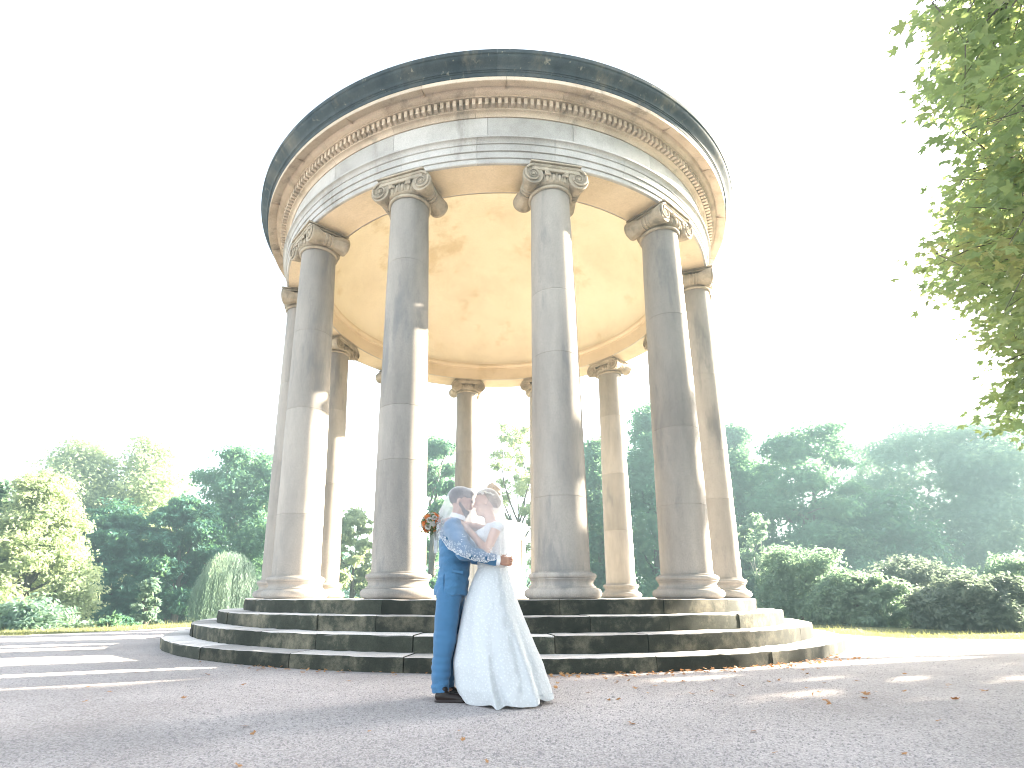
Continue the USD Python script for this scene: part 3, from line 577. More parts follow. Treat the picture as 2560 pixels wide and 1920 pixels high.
def willow(px, py_top, hw, dist, seed):
    r = np.random.default_rng(seed); top = far(px, py_top, dist); x, y = top[:2]; zg = float(height(x, y)); H = top[2] - zg; W = hw * dist / FPX
    t = thing('willow_tree', 'small weeping willow with pale strands hanging to the lawn left of the steps', 'tree', (x, y, zg))
    part(t, 'trunk', cat_([tube([[x, y, zg - .2], [x + .1, y, zg + H * .5], [x + .2, y, zg + H * .86]], [.22, .16, .08], 8)] + [limb(np.array([x + .1, y, zg + H * .6]), np.array([x + W * .7 * math.cos(a), y + W * .7 * math.sin(a), zg + H * .86]), .07, .02, r) for a in np.arange(7) * .9]), M['bark'], 50)
    P, N = [], []
    for k in range(1300):
        a = r.uniform(0, 6.283); q = r.random() ** .42; lob = .92 + .08 * math.sin(3 * a + 1) + r.uniform(-.1, .1); rr = W * q * lob
        z0 = zg + H * (1 - (.26 if math.cos(a) > -.1 else .40) * q ** 2.6) - r.random() * .12; z1 = zg + H * max(.03, r.uniform(.0, .34) + (1 - q) * .30); m = int((z0 - z1) / .085)
        if m < 3: continue
        tz = np.linspace(0, 1, m); sw = r.normal(size=2) * .12
        P.append(np.stack([x + rr * math.cos(a) * (1 + .10 * np.minimum(tz * 3, 1)) + sw[0] * tz, y + rr * math.sin(a) * (1 + .10 * np.minimum(tz * 3, 1)) + sw[1] * tz, z0 + (z1 - z0) * tz], 1) + r.normal(size=(m, 3)) * .03)
        N.append(np.stack([np.full(m, math.cos(a)), np.full(m, math.sin(a)), np.full(m, .1)], 1) + r.normal(size=(m, 3)) * .4)
    P, N = np.vstack(P), np.vstack(N); n = len(P); N /= np.linalg.norm(N, axis=1, keepdims=True)
    d = np.tile([0, 0, -1.], (n, 1)) + r.normal(size=(n, 3)) * .22; b = np.cross(N, d); b /= np.linalg.norm(b, axis=1, keepdims=True); s = r.uniform(.045, .085, n)[:, None]
    v = np.stack([P - d * s, P + b * s * .22, P + d * s, P - b * s * .22], 1).reshape(-1, 3); k = 4 * np.arange(n)[:, None]
    part(t, 'crown', tm(v, np.stack([k + [0, 1, 2], k + [0, 2, 3]], 1).reshape(-1, 3)), M['leaf_willow'], False)

G1 = 'trees beyond the lawn left of the temple'; G2 = 'trees seen through the columns'; G3 = 'trees beyond the lawn right of the temple'
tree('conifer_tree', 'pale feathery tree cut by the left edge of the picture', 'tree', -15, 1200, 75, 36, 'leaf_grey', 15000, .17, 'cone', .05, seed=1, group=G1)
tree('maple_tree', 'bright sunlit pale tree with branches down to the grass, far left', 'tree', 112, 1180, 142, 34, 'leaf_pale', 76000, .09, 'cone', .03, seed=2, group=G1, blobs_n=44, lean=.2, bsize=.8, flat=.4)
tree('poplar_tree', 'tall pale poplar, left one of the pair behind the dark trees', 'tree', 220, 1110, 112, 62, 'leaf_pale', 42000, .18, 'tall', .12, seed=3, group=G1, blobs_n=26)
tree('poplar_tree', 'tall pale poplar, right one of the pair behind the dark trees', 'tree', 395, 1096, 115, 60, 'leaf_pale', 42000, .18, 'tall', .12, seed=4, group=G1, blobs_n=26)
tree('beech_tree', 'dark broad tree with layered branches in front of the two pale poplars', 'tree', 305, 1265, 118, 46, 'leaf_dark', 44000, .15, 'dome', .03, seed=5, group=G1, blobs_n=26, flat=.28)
tree('oak_tree', 'dark green tree between the layered dark tree and the weeping willow', 'tree', 470, 1250, 95, 44, 'leaf_dark', 42000, .15, 'round', .03, seed=6, group=G1, blobs_n=24)
tree('lime_tree', 'tall mid green tree directly behind the left edge of the columns', 'tree', 620, 1128, 125, 50, 'leaf_mid', 52000, .165, 'round', .08, seed=7, group=G1, blobs_n=30)
willow(572, 1378, 68, 31, 11)
tree('young_tree', 'small slender light green tree standing alone on the lower lawn', 'tree', 376, 1450, 38, 29, 'leaf_grey', 7000, .10, 'cone', .03, seed=8, blobs_n=14)
tree('shrub', 'low rounded grey green shrub below the bright tree at far left', 'shrub', 90, 1500, 110, 27, 'leaf_grey', 12000, .11, 'dome', .0, seed=9, trunk_r=.05)
tree('shrub', 'low dark shrub on the lower lawn beside the small slender tree', 'shrub', 300, 1542, 62, 26, 'leaf_mid', 6000, .09, 'dome', .0, seed=10, trunk_r=.05)
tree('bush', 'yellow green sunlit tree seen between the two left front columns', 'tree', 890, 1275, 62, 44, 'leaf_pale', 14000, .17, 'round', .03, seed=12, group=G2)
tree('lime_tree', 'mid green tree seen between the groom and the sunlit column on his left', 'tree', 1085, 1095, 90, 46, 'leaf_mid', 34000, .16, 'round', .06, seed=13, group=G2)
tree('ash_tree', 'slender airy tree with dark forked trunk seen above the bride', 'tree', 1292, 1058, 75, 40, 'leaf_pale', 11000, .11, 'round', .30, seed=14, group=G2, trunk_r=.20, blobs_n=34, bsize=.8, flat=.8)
tree('lime_tree', 'dense green tree right of the thick column beside the bride', 'tree', 1490, 1105, 75, 45, 'leaf_mid', 30000, .17, 'tall', .02, seed=15, group=G2)
tree('oak_tree', 'dense dark tree rising between the golden column and the grey front column right of it', 'tree', 1620, 1022, 95, 43, 'leaf_mid', 42000, .16, 'tall', .02, seed=16, group=G2)
tree('lime_tree', 'tree half hidden behind the rightmost column', 'tree', 1830, 1062, 78, 50, 'leaf_mid', 34000, .17, 'tall', .03, seed=17, group=G3)
tree('plane_tree', 'airy tree with sunlit gaps just right of the temple', 'tree', 1995, 1075, 122, 47, 'leaf_mid', 34000, .155, 'round', .18, seed=18, group=G3, blobs_n=24)
tree('oak_tree', 'dark low tree behind the big shrubs right of the temple', 'tree', 2110, 1225, 150, 50, 'leaf_dark', 24000, .20, 'round', .03, seed=19, group=G3)
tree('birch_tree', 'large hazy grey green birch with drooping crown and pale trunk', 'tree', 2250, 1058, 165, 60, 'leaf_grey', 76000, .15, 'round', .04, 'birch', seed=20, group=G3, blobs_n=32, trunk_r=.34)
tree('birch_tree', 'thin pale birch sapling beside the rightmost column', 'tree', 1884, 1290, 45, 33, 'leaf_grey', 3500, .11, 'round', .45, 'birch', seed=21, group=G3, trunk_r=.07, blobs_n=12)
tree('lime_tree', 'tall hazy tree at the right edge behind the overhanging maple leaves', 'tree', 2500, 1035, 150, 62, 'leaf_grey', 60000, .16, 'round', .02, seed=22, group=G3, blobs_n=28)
tree('rhododendron_shrub', 'broad green shrub next to the right end of the steps', 'shrub', 1985, 1375, 112, 23, 'leaf_grey', 26000, .07, 'round', .0, seed=23, trunk_r=.05, blobs_n=34, bsize=.8, flat=.7)
tree('rhododendron_shrub', 'rounded green shrub, second from the temple on the right', 'shrub', 2130, 1430, 92, 21, 'leaf_grey', 24000, .07, 'round', .0, seed=24, trunk_r=.05, blobs_n=34, bsize=.8, flat=.7)
tree('hazel_shrub', 'dull plum tinted shrub below the pale birch trunk', 'shrub', 2275, 1395, 100, 25, 'leaf_plum', 24000, .07, 'round', .0, seed=25, trunk_r=.05, blobs_n=34, bsize=.8, flat=.7)
tree('hazel_shrub', 'dull plum tinted shrub nearest the right edge of the picture', 'shrub', 2420, 1446, 92, 20, 'leaf_plum', 24000, .07, 'round', .0, seed=26, trunk_r=.05, blobs_n=34, bsize=.8, flat=.7)
tree('rhododendron_shrub', 'green shrub at the right edge beside the plum tinted shrubs', 'shrub', 2570, 1385, 105, 25, 'leaf_grey', 16000, .07, 'round', .0, seed=27, trunk_r=.05, blobs_n=28, bsize=.8, flat=.7)

def woods():
    r = np.random.default_rng(77); bl = []
    for k in range(150):
        az = math.radians(-62 + 124 * (k + r.random()) / 150); d = r.uniform(66, 92); x, y = d * math.sin(az), EYE[1] + d * math.cos(az); h = r.uniform(3.5, 8.5); zg = float(height(x, y))
        for q in range(4): s = r.uniform(1.6, 2.8); bl.append((np.array([x + r.normal() * 2, y + r.normal() * 2, zg + h * (q + .4) / 4]), np.array([s, s, s])))
    return canopy(bl, 60000, .34, r)
single('distant_woods', woods(), M['leaf_dark'], 'dark far-off woodland filling the gaps behind the park trees', 'woods', kind='stuff', smooth=False)

# trees on the right, outside the picture, whose shade falls over the forecourt
def side_tree(x, y, H, W, lo, n, seed, label, group='shade trees along the right of the forecourt', leaf='leaf_mid', size=.22):
    r = np.random.default_rng(seed); zg = float(height(x, y)); t = thing('lime_tree', label, 'tree', (x, y, zg), group); bl = []; w = [tube([[x, y, zg - .2], [x, y, zg + H * .3], [x + .2, y, zg + H * .8]], [.4, .3, .1], 9)]
    for k in range(34):
        u = (k + .5) / 34; a = k * 2.4 + r.uniform(-.4, .4); z = zg + lo + (H - lo) * u; env = math.sqrt(max(.05, 1 - ((u - .42) / .64) ** 2)); rr = W * env * r.uniform(.25, .8); s = W * r.uniform(.24, .36)
        c = np.array([x + rr * math.cos(a), y + rr * math.sin(a), z]); bl.append((c, np.array([s, s, s * .75])))
        if k % 2: w.append(limb(np.array([x, y, zg + (z - zg) * .6]), c, .12, .03, r))
    part(t, 'trunk', cat_(w), M['bark'], 50); part(t, 'crown', canopy(bl, n, size, r), M[leaf], False)
SIDE = [(22.2, 2.1, 12.4, 2.6, 9.8, 12000), (23.3, -1.7, 13.0, 4.2, 2.6, 22000), (31.2, .4, 15, 5.2, 2.4, 24000), (20.5, -6.5, 14, 5, 2.5, 22000), (29, -5.5, 16, 5.5, 2.5, 22000), (25, -13, 16, 6, 2.5, 20000), (36, -12, 17, 6, 2, 20000), (18, -17, 15, 5.5, 2.5, 16000), (39, -1.5, 17, 5.5, 2, 20000)]
for k, (x, y, H, W, lo, n) in enumerate(SIDE):
    side_tree(x, y, H, W, lo, n, 300 + k, 'tall shade tree standing right of the forecourt, outside the picture')
# ------------------------------------------------------------------ maple that hangs into the picture at the right
def maple_leaf():
    ang = np.radians([90, 72, 55, 38, 22, 5, -12, -38, -75, -90]); rad = np.array([1.0, .62, .45, .86, .70, .42, .62, .36, .28, .12])
    pts = [(0, 0)] + [(r * math.cos(a), r * math.sin(a)) for a, r in zip(ang, rad)] + [(-r * math.cos(a), r * math.sin(a)) for a, r in zip(ang[-2:0:-1], rad[-2:0:-1])]
    p = np.array(pts); n = len(p) - 1; f = np.array([[0, 1 + (i + 1) % n, 1 + i] for i in range(n)])
    z = -.22 * np.abs(p[:, 0]) + .10 * p[:, 1] ** 2 * np.sign(-p[:, 1]); return np.c_[p, z], f
LV, LF = maple_leaf()
def place_leaves(P, N, T, s):                         # leaves at P with face normal N and tip direction T
    N = N / np.linalg.norm(N, axis=1, keepdims=True); X = np.cross(T, N); X /= np.linalg.norm(X, axis=1, keepdims=True) + 1e-9; Y = np.cross(N, X)
    return P[:, None] + s[:, None, None] * (LV[None, :, :1] * X[:, None] + LV[None, :, 1:2] * Y[:, None] + LV[None, :, 2:] * N[:, None])

def maple():
    r = np.random.default_rng(31); base = np.array([8.6, -6.6, 0]); C = np.array([8.3, -6.9, 6.3]); Rr = np.array([5.2, 4.6, 4.4])
    t = thing('maple_tree', 'maple with big green and yellowing leaves overhanging the right edge of the picture', 'tree', base)
    oy = [-200, 0, 60, 130, 230, 280, 330, 380, 440, 520, 600, 675, 740, 800, 850, 900, 960, 1000, 1060, 1090]
    ox = [2335, 2330, 2262, 2330, 2285, 2310, 2385, 2420, 2370, 2320, 2325, 2258, 2335, 2375, 2410, 2465, 2470, 2450, 2400, 2470]
    cl = []
    inn = 0
    while len(cl) < 1950:
        d = r.normal(size=3); d /= np.linalg.norm(d); p = C + d * Rr * r.random() ** .36
        if np.linalg.norm(p[:2] - EYE[:2]) < 4.3: continue
        if (p - EYE) @ FWD > .5:
            u, v = proj(p)[0]
            if -900 < u < 2560 and v > -700:
                if v > 1080 or u < np.interp(v, oy, ox) + 12 + abs(r.normal()) * 16: continue
                if inn > 830: continue
                inn += 1
            elif len(cl) - inn > 1200: continue
        elif len(cl) - inn > 1200: continue
        cl.append(p)
    cl = np.array(cl)
    wood = [tube([base + [0, 0, -.2], base + [0, 0, .3], base + [-.1, .1, 2.6], base + [-.2, 0, 5.5], base + [-.1, -.1, 8.2]], [.34, .26, .22, .15, .05], 10)]
    hubs = []
    for k in range(16):
        a = k * 2.4; z = 2.7 + 5.0 * k / 16; h = np.array([C[0] + 2.9 * math.cos(a), C[1] + 2.6 * math.sin(a), z + 1.1])
        q = proj(h)[0]
        if 0 < q[0] < np.interp(q[1], oy, ox) + 90 and (h - EYE) @ FWD > 0: h = C + (h - C) * .45; h[2] = z + 1
        hubs.append(h); wood.append(limb(base + [-.1, 0, z], h, .085, .03, r))
    hubs = np.array(hubs); ix = cKDTree(hubs).query(cl)[1]
    for p, i in list(zip(cl, ix))[::5]:
        o = r.normal(size=(2, 3)) * .16; wood.append(tube(np.array([hubs[i], hubs[i] * .66 + p * .34 + o[0] + [0, 0, .12], hubs[i] * .33 + p * .67 + o[1] + [0, 0, .10], p]), [.018, .011, .007, .003], 4, False))
    part(t, 'trunk', cat_(wood), M['bark'], 50)
    P, N, T = [], [], []
    for p, i in zip(cl, ix):
        dirn = p - hubs[i]; dirn = dirn / (np.linalg.norm(dirn) + 1e-9); m = r.integers(9, 17)
        q = p - dirn * r.uniform(-.12, .75, (m, 1)) + r.normal(size=(m, 3)) * [.13, .13, .09]
        n = r.normal(size=(m, 3)) * .55 + [0, 0, .9] - .3 * np.sign((q - C)) * [1, 1, 0] * -1; tp = dirn + r.normal(size=(m, 3)) * .5 + [0, 0, -.75]
        P.append(q); N.append(n); T.append(tp)
    P, N, T = map(np.vstack, (P, N, T)); s = r.uniform(.06, .118, len(P)); V = place_leaves(P, N, T, s)
    dep = (P - EYE) @ FWD; px = proj(P); vis = (dep > 0) & (px[:, 0] < 2560) & (px[:, 1] > 0) & (px[:, 1] < 1300); score = np.where(vis, s / np.maximum(dep, .1), 0); o = np.argsort(-score)
    for k in o[:300]: part(t, 'leaf', (V[k], LF), M['leaf_maple'], False)
    rest = o[300:]; n = LV.shape[0]
    part(t, 'foliage', tm(V[rest].reshape(-1, 3), (LF[None] + n * np.arange(len(rest))[:, None, None]).reshape(-1, 3)), M['leaf_maple'], False, kind='stuff')
maple()

# ------------------------------------------------------------------ grass along the gravel's edge
def blades():
    r = np.random.default_rng(41); P = []
    ring = np.array(GRAVEL.exterior.coords); seg = ring[(np.abs(ring[:, 0]) < 19) & (ring[:, 1] > -3)]
    i = r.integers(0, len(seg) - 1, 42000); c = seg[i] + (seg[np.minimum(i + 1, len(seg) - 1)] - seg[i]) * r.random((len(i), 1))
    c = c + r.normal(size=c.shape) * .14 + np.c_[c[:, 0] * 0, np.abs(r.normal(size=len(c))) * 1.0] * 1.0 + np.c_[np.sign(c[:, 0]) * np.abs(r.normal(size=len(c))) * .8 * (np.abs(c[:, 0]) < 12), c[:, 0] * 0]
    from shapely import contains_xy
    c = c[~contains_xy(GRAVEL.buffer(-.10), c[:, 0], c[:, 1])]; n = len(c); h = r.uniform(.02, .06, n) * np.where(r.random(n) < .06, 2.6, 1); h *= np.where(c[:, 0] < -6, 1.25, 1.0)
    z = height(c[:, 0], c[:, 1]); a = r.uniform(0, 6.28, n); w = r.uniform(.004, .010, n); ln = r.normal(size=(n, 2)) * h[:, None] * .45
    d = np.stack([np.cos(a), np.sin(a)], 1) * w[:, None]
    v = np.stack([np.c_[c - d, z - .01], np.c_[c + d, z - .01], np.c_[c + ln, z + h]], 1).reshape(-1, 3)
    return tm(v, np.arange(3 * n).reshape(-1, 3))
M['blade'] = leaf_mat('grass_blades', (.15, .17, .10), (.21, .225, .13), (.30, .29, .18), (1.6, 1.5, .8), .4)
single('grass', blades(), M['blade'], 'short grass and weeds along the edge of the gravel', 'grass', kind='stuff', smooth=False)

# ------------------------------------------------------------------ fallen leaves
M['dry'] = leaf_mat('dry_leaves', (.22, .10, .04), (.38, .20, .08), (.50, .34, .17), (1.2, 1.0, .8), .25)
def dry(P, s, r):
    n = len(P); N = r.normal(size=(n, 3)) * .32 + [0, 0, 1]; a = r.uniform(0, 6.28, n); T = np.c_[np.cos(a), np.sin(a), 0 * a]
    V = place_leaves(P, N, T, s); V[..., 2] = np.maximum(V[..., 2], .007) + .35 * s[:, None] * (LV[None, :, 0] ** 2) * r.uniform(.2, 1.4, (n, 1)); return V
def fallen():
    r = np.random.default_rng(51); n = 330; a = np.where(r.random(n) < .8, r.uniform(.05, .80, n), r.uniform(-.5, .05, n)); R = 6.74 + np.abs(r.normal(size=n)) * .16 + .02
    P = np.stack([R * np.sin(a), -R * np.cos(a), r.uniform(.012, .035, n)], 1); V = dry(P, r.uniform(.022, .045, n), r); k = LV.shape[0]
    single('leaf_litter', tm(V.reshape(-1, 3), (LF[None] + k * np.arange(n)[:, None, None]).reshape(-1, 3)), M['dry'], 'drift of dry orange leaves along the foot of the lowest step', 'leaves', kind='stuff', smooth=False)
    pts = []
    while len(pts) < 84:
        if r.random() < .55: x, y = r.uniform(-.6, 4.6), -6.9 - abs(r.normal()) * .9
        else: d = r.uniform(2.6, 8.5); az = r.uniform(-.75, .7); x, y = d * math.sin(az), EYE[1] + d * math.cos(az)
        if math.hypot(x, y) < 6.85 or y > -2.2: continue
        if -.75 < x < .6 and -8.75 < y < -7.85: continue
        pts.append((x, y, .014))
    V = dry(np.array(pts), r.uniform(.022, .05, len(pts)), r)
    for k in range(len(pts)):
        single('fallen_leaf', (V[k], LF), M['dry'], 'single dry orange leaf lying loose on the gravel in front of the steps', 'leaf', 'loose fallen leaves on the gravel', smooth=False)
fallen()
# ------------------------------------------------------------------ the couple
YM, YB = -8.20, -8.25
def cloth(name, c, rough=.85, weave=900, bump=.25, sheen=.2, var=.12, pattern=None):
    lo, hi = tuple(x * (1 - var) for x in c), tuple(min(1, x * (1 + var)) for x in c)
    N = {'g': ('geometry', {}), 'n': ('noise_texture', {'scale': weave, 'detail': 2}), 'n2': ('noise_texture', {'scale': 14, 'detail': 5, 'roughness': .6}), 'r': ('rgb_ramp', {'ramp': [(.3, lo), (.7, hi)]}),
         'b2': ('bump', {'strength': .35, 'distance': .01}), 'b': ('bump', {'strength': bump, 'distance': .002}), 'p': ('principled_bsdf', {'roughness': rough, 'specular_ior_level': .2, 'sheen_weight': sheen})}
    K = [('g.position', 'n.vector'), ('g.position', 'n2.vector'), ('n2.fac', 'b2.height'), ('b2.normal', 'b.normal'), ('b.normal', 'p.normal'), ('r.color', 'p.base_color')]
    if pattern:
        N['v'] = ('voronoi_texture', {'scale': pattern, 'feature': 'f1'}); N['mr'] = ('map_range', {'from_min': .1, 'from_max': .55, 'to_min': 1, 'to_max': 0})
        K += [('g.position', 'v.vector'), ('v.distance', 'mr.value'), ('mr.result', 'b.height'), ('mr.result', 'r.fac')]
    else: K += [('n.fac', 'b.height'), ('n.fac', 'r.fac')]
    return mat(name, N, K)
M['suit'] = cloth('blue_suit_wool', (.05, .142, .26), weave=420, var=.25)
M['trousers'] = cloth('blue_trouser_wool', (.047, .134, .25), weave=420, var=.25)
M['shirt'] = cloth('white_shirt', (.72, .73, .76))
M['dress'] = cloth('white_dress_brocade', (.50, .515, .53), pattern=46, bump=.6, var=.06)
M['lace'] = cloth('white_lace', (.58, .59, .60), pattern=70, bump=.9, var=.08)
M['shoe'] = mat('brown_leather', {'p': ('principled_bsdf', {'base_color': (.010, .005, .004), 'roughness': .35, 'specular_ior_level': .3})}, [])
def skin(name, c): return mat(name, {'g': ('geometry', {}), 'n': ('noise_texture', {'scale': 30, 'detail': 4}), 'r': ('rgb_ramp', {'ramp': [(.3, tuple(x * .9 for x in c)), (.7, tuple(min(1, x * 1.1) for x in c))]}),
    'p': ('principled_bsdf', {'roughness': .55, 'specular_ior_level': .35, 'subsurface_weight': .08, 'subsurface_scale': .004})}, [('g.position', 'n.vector'), ('n.fac', 'r.fac'), ('r.color', 'p.base_color')])
M['skin_m'] = skin('skin_tanned', (.36, .20, .14)); M['skin_w'] = skin('skin_fair', (.44, .27, .20))
def hairmat(name, c): return mat(name, {'g': ('geometry', {}), 'm': ('mapping', {'scale': (60, 60, 160)}), 'n': ('noise_texture', {'scale': 2.0, 'detail': 4}), 'r': ('rgb_ramp', {'ramp': [(.3, tuple(x * .6 for x in c)), (.7, tuple(x * 1.4 for x in c))]}),
    'b': ('bump', {'strength': .6, 'distance': .004}), 'p': ('principled_bsdf', {'roughness': .5, 'specular_ior_level': .4})}, [('g.position', 'm.vector'), ('m.vector', 'n.vector'), ('n.fac', 'r.fac'), ('r.color', 'p.base_color'), ('n.fac', 'b.height'), ('b.normal', 'p.normal')])
M['hair_m'] = hairmat('dark_brown_hair', (.030, .022, .018)); M['hair_w'] = hairmat('ash_blonde_hair', (.19, .135, .085)); M['beard'] = hairmat('brown_beard', (.045, .032, .024))

def ecol(P, zs, cx, rx, ry, cy=0.0):                  # elliptical column whose centre and radii change with height
    z = P[..., 2]; X = np.interp(z, zs, cx); A = np.interp(z, zs, rx); B = np.interp(z, zs, ry); Yc = np.interp(z, zs, np.broadcast_to(cy, (len(zs),)))
    k = np.sqrt(((P[..., 0] - X) / A) ** 2 + ((P[..., 1] - Yc) / B) ** 2)
    return np.maximum((k - 1) * np.minimum(A, B) * .9, np.maximum(zs[0] - z, z - zs[-1]))
def V3(x, y, z): return np.array([x, y, z], float)
def hand(P, w, pd, nd, s=1.0, curl=.7, side=1):       # wrist, palm direction, palm normal (towards which the fingers curl)
    pd = pd / np.linalg.norm(pd); nd = nd - pd * (nd @ pd); nd /= np.linalg.norm(nd); sd = np.cross(pd, nd) * side
    D = smin(.012, cap(P, w, w + pd * .03 * s, .026 * s, .026 * s), cap(P, w + pd * .045 * s - sd * .018 * s, w + pd * .078 * s - sd * .026 * s, .019 * s, .015 * s), cap(P, w + pd * .045 * s + sd * .018 * s, w + pd * .078 * s + sd * .026 * s, .019 * s, .015 * s), cap(P, w + pd * .04 * s, w + pd * .08 * s, .02 * s, .016 * s))
    for i, (o, ln) in enumerate(((-.031, .068), (-.0105, .078), (.0105, .073), (.030, .058))):
        a = w + pd * .085 * s + sd * o * s; d1 = pd * math.cos(curl * .5) + nd * math.sin(curl * .5) + sd * o * 2; d2 = pd * math.cos(curl * 1.2) + nd * math.sin(curl * 1.2) + sd * o * 1.5; d3 = pd * math.cos(curl * 1.7) + nd * math.sin(curl * 1.7)
        b = a + d1 * ln * .48 * s; c = b + d2 * ln * .30 * s; e = c + d3 * ln * .22 * s
        f = np.minimum(np.minimum(cap(P, a, b, .0098 * s, .009 * s), cap(P, b, c, .009 * s, .0085 * s)), cap(P, c, e, .0085 * s, .0075 * s)); D = smin(.005, D, f)
    t0 = w + pd * .025 * s - sd * .022 * s; t1 = t0 + (pd * .6 - sd * .65 + nd * .35) * .042 * s; t2 = t1 + (pd * .85 - sd * .25 + nd * .4) * .034 * s
    return smin(.008, D, cap(P, t0, t1, .014 * s, .011 * s), cap(P, t1, t2, .011 * s, .009 * s))

# --- groom (looks along +x, his right side to the camera)
HM, TM_, SM = V3(-.322, YM, 1.678), -.34, 1.03
mS = {s: V3(-.372, YM + s * .185, 1.435) for s in (-1, 1)}; mE = {-1: V3(-.270, YM - .305, 1.205), 1: V3(-.20, YM + .29, 1.21)}; mW = {-1: V3(-.015, YM - .222, 1.148), 1: V3(.03, YM + .17, 1.16)}
mHd = {-1: V3(1, .28, -.10), 1: V3(.8, -.6, 0)}; mHn = {-1: V3(-.25, 1, 0), 1: V3(-.5, -1, 0)}
def groom_body(P):
    d = head_sdf(P, HM, SM, TM_, 0.0)
    d = smin(.03, d, cap(P, V3(-.365, YM, 1.50), V3(-.335, YM, 1.62), .062, .058))
    d = smin(.05, d, ell(P, V3(-.375, YM, 1.42), (.09, .15, .09)), cap(P, V3(-.38, YM, 1.35), V3(-.39, YM, 1.0), .10, .10))
    for s in (-1, 1):
        d = smin(.03, d, cap(P, mS[s], mE[s], .045, .040), cap(P, mE[s], mW[s], .040, .027))
        d = smin(.012, d, hand(P, mW[s] + mHd[s] * .02, mHd[s], mHn[s], 1.0, .55, s))
        d = smin(.03, d, cap(P, V3(-.40, YM + s * .09, .92), V3(-.425 + .02 * s, YM + s * .09, .50), .075, .05), cap(P, V3(-.425 + .02 * s, YM + s * .09, .50), V3(-.45 + .02 * s, YM + s * .09, .07), .05, .035), cap(P, V3(-.45 + .02 * s, YM + s * .09 - (.04 if s < 0 else 0), .06), V3(-.29 + .02 * s, YM + s * .10 - (.045 if s < 0 else 0), .035), .03, .02))
    return d
groom = thing('person', 'groom in a blue suit and brown shoes holding the bride, his head under her veil', 'person', (-.36, YM, 0))
part(groom, 'body', relax(surface(groom_body, (-.58, YM - .42, .0), (.20, YM + .42, 1.84), .0085), 4), M['skin_m'], True)
def folds(P, f, a, seed): return (meshkit.noise(P * np.array(f), seed) - .5) * 2 * a
def jacket(P):
    d = ecol(P, [.852, .95, 1.07, 1.20, 1.34, 1.44], [-.404, -.392, -.378, -.372, -.376, -.372], [.150, .142, .136, .138, .140, .120], [.20, .185, .172, .188, .205, .185], YM)
    d = smin(.05, d, ell(P, V3(-.374, YM, 1.435), (.112, .185, .085)))
    hem = .852 - P[..., 2]
    for s in (-1, 1):
        d = smin(.045, d, cap(P, mS[s], mE[s], .078, .064)); d = smin(.03, d, cap(P, mE[s], mW[s], .064, .047))
        d = smax(.004, d, np.minimum((P - mW[s]) @ (mHd[s] / np.linalg.norm(mHd[s])) - .014, s * (P[..., 1] - YM)))
    d = smax(.01, d, -cap(P, V3(-.348, YM, 1.56), V3(-.330, YM, 1.70), .073, .10))
    d = d + folds(P, (9, 9, 22), .010, 3) + folds(P, (24, 24, 44), .004, 8)
    vent = np.maximum(np.abs(P[..., 0] + .452 - .03 * (P[..., 2] - .86)) - .004, np.maximum(P[..., 2] - 1.03, np.maximum(-(YM - P[..., 1]) + .10, -d - .012)))
    return np.maximum(smax(.004, d, -vent), hem)
part(groom, 'jacket', relax(surface(jacket, (-.60, YM - .45, .845), (.08, YM + .45, 1.57), .0085), 3), M['suit'], True)
def trousers(P):
    d = ell(P, V3(-.402, YM, .90), (.125, .165, .15))
    for s in (-1, 1):
        o = .015 * s
        d = smin(.03, d, cap(P, V3(-.40 + o, YM + s * .088, .86), V3(-.425 + o, YM + s * .09, .51), .108, .093)); d = smin(.02, d, cap(P, V3(-.425 + o, YM + s * .09, .51), V3(-.455 + o, YM + s * .092, .29), .093, .078)); d = smin(.015, d, cap(P, V3(-.455 + o, YM + s * .092, .29), V3(-.458 + o, YM + s * .092 - (.035 if s < 0 else 0), .06), .078, .071))
    low = np.clip((.45 - P[..., 2]) / .4, 0, 1)
    d = d + folds(P, (5, 5, 9), .007, 21) + folds(P, (14, 14, 34), .009, 22) * (.35 + low) 
    return np.maximum(d, np.maximum(.078 + .10 * (P[..., 0] + .46) - P[..., 2], P[..., 2] - .93))
part(groom, 'trousers', relax(surface(trousers, (-.60, YM - .25, .03), (-.22, YM + .25, .94), .0085), 3), M['trousers'], True)
for s in (-1, 1):
    o = .015 * s
    def shoe(P, o=o, s=s):
        y = YM + s * .098 - (.05 if s < 0 else 0); d = smin(.02, cap(P, V3(-.455 + o, y, .045), V3(-.29 + o, y - .005 * -s, .032), .042, .036), ell(P, V3(-.26 + o, y, .028), (.075, .043, .034)), cap(P, V3(-.45 + o, y, .05), V3(-.43 + o, y, .095), .040, .040))
        sole = np.maximum(smin(.02, cap(P, V3(-.46 + o, y, .01), V3(-.28 + o, y, .01), .044, .047), ell(P, V3(-.255 + o, y, .01), (.075, .045, .03))), np.abs(P[..., 2] - .010) - .008)
        return np.minimum(smax(.006, d, .012 - P[..., 2]), sole)
    part(groom, 'shoe', relax(surface(shoe, (-.54 + o, YM + s * .098 - .14, -.002), (-.16 + o, YM + s * .098 + .08, .15), .006), 2), M['shoe'], True)
def collar(P):
    c = V3(-.347, YM, 1.548); ax = np.array([.28, 0, .96]); q = P - c; h = q @ ax; r = np.linalg.norm(q - h[..., None] * ax, axis=-1)
    return np.maximum(np.abs(r - (.064 + .006 * np.clip(-h / .03, 0, 1))) - .005, np.abs(h) - .021)
part(groom, 'shirt_collar', surface(collar, (-.46, YM - .11, 1.48), (-.23, YM + .11, 1.62), .006), M['shirt'], True)
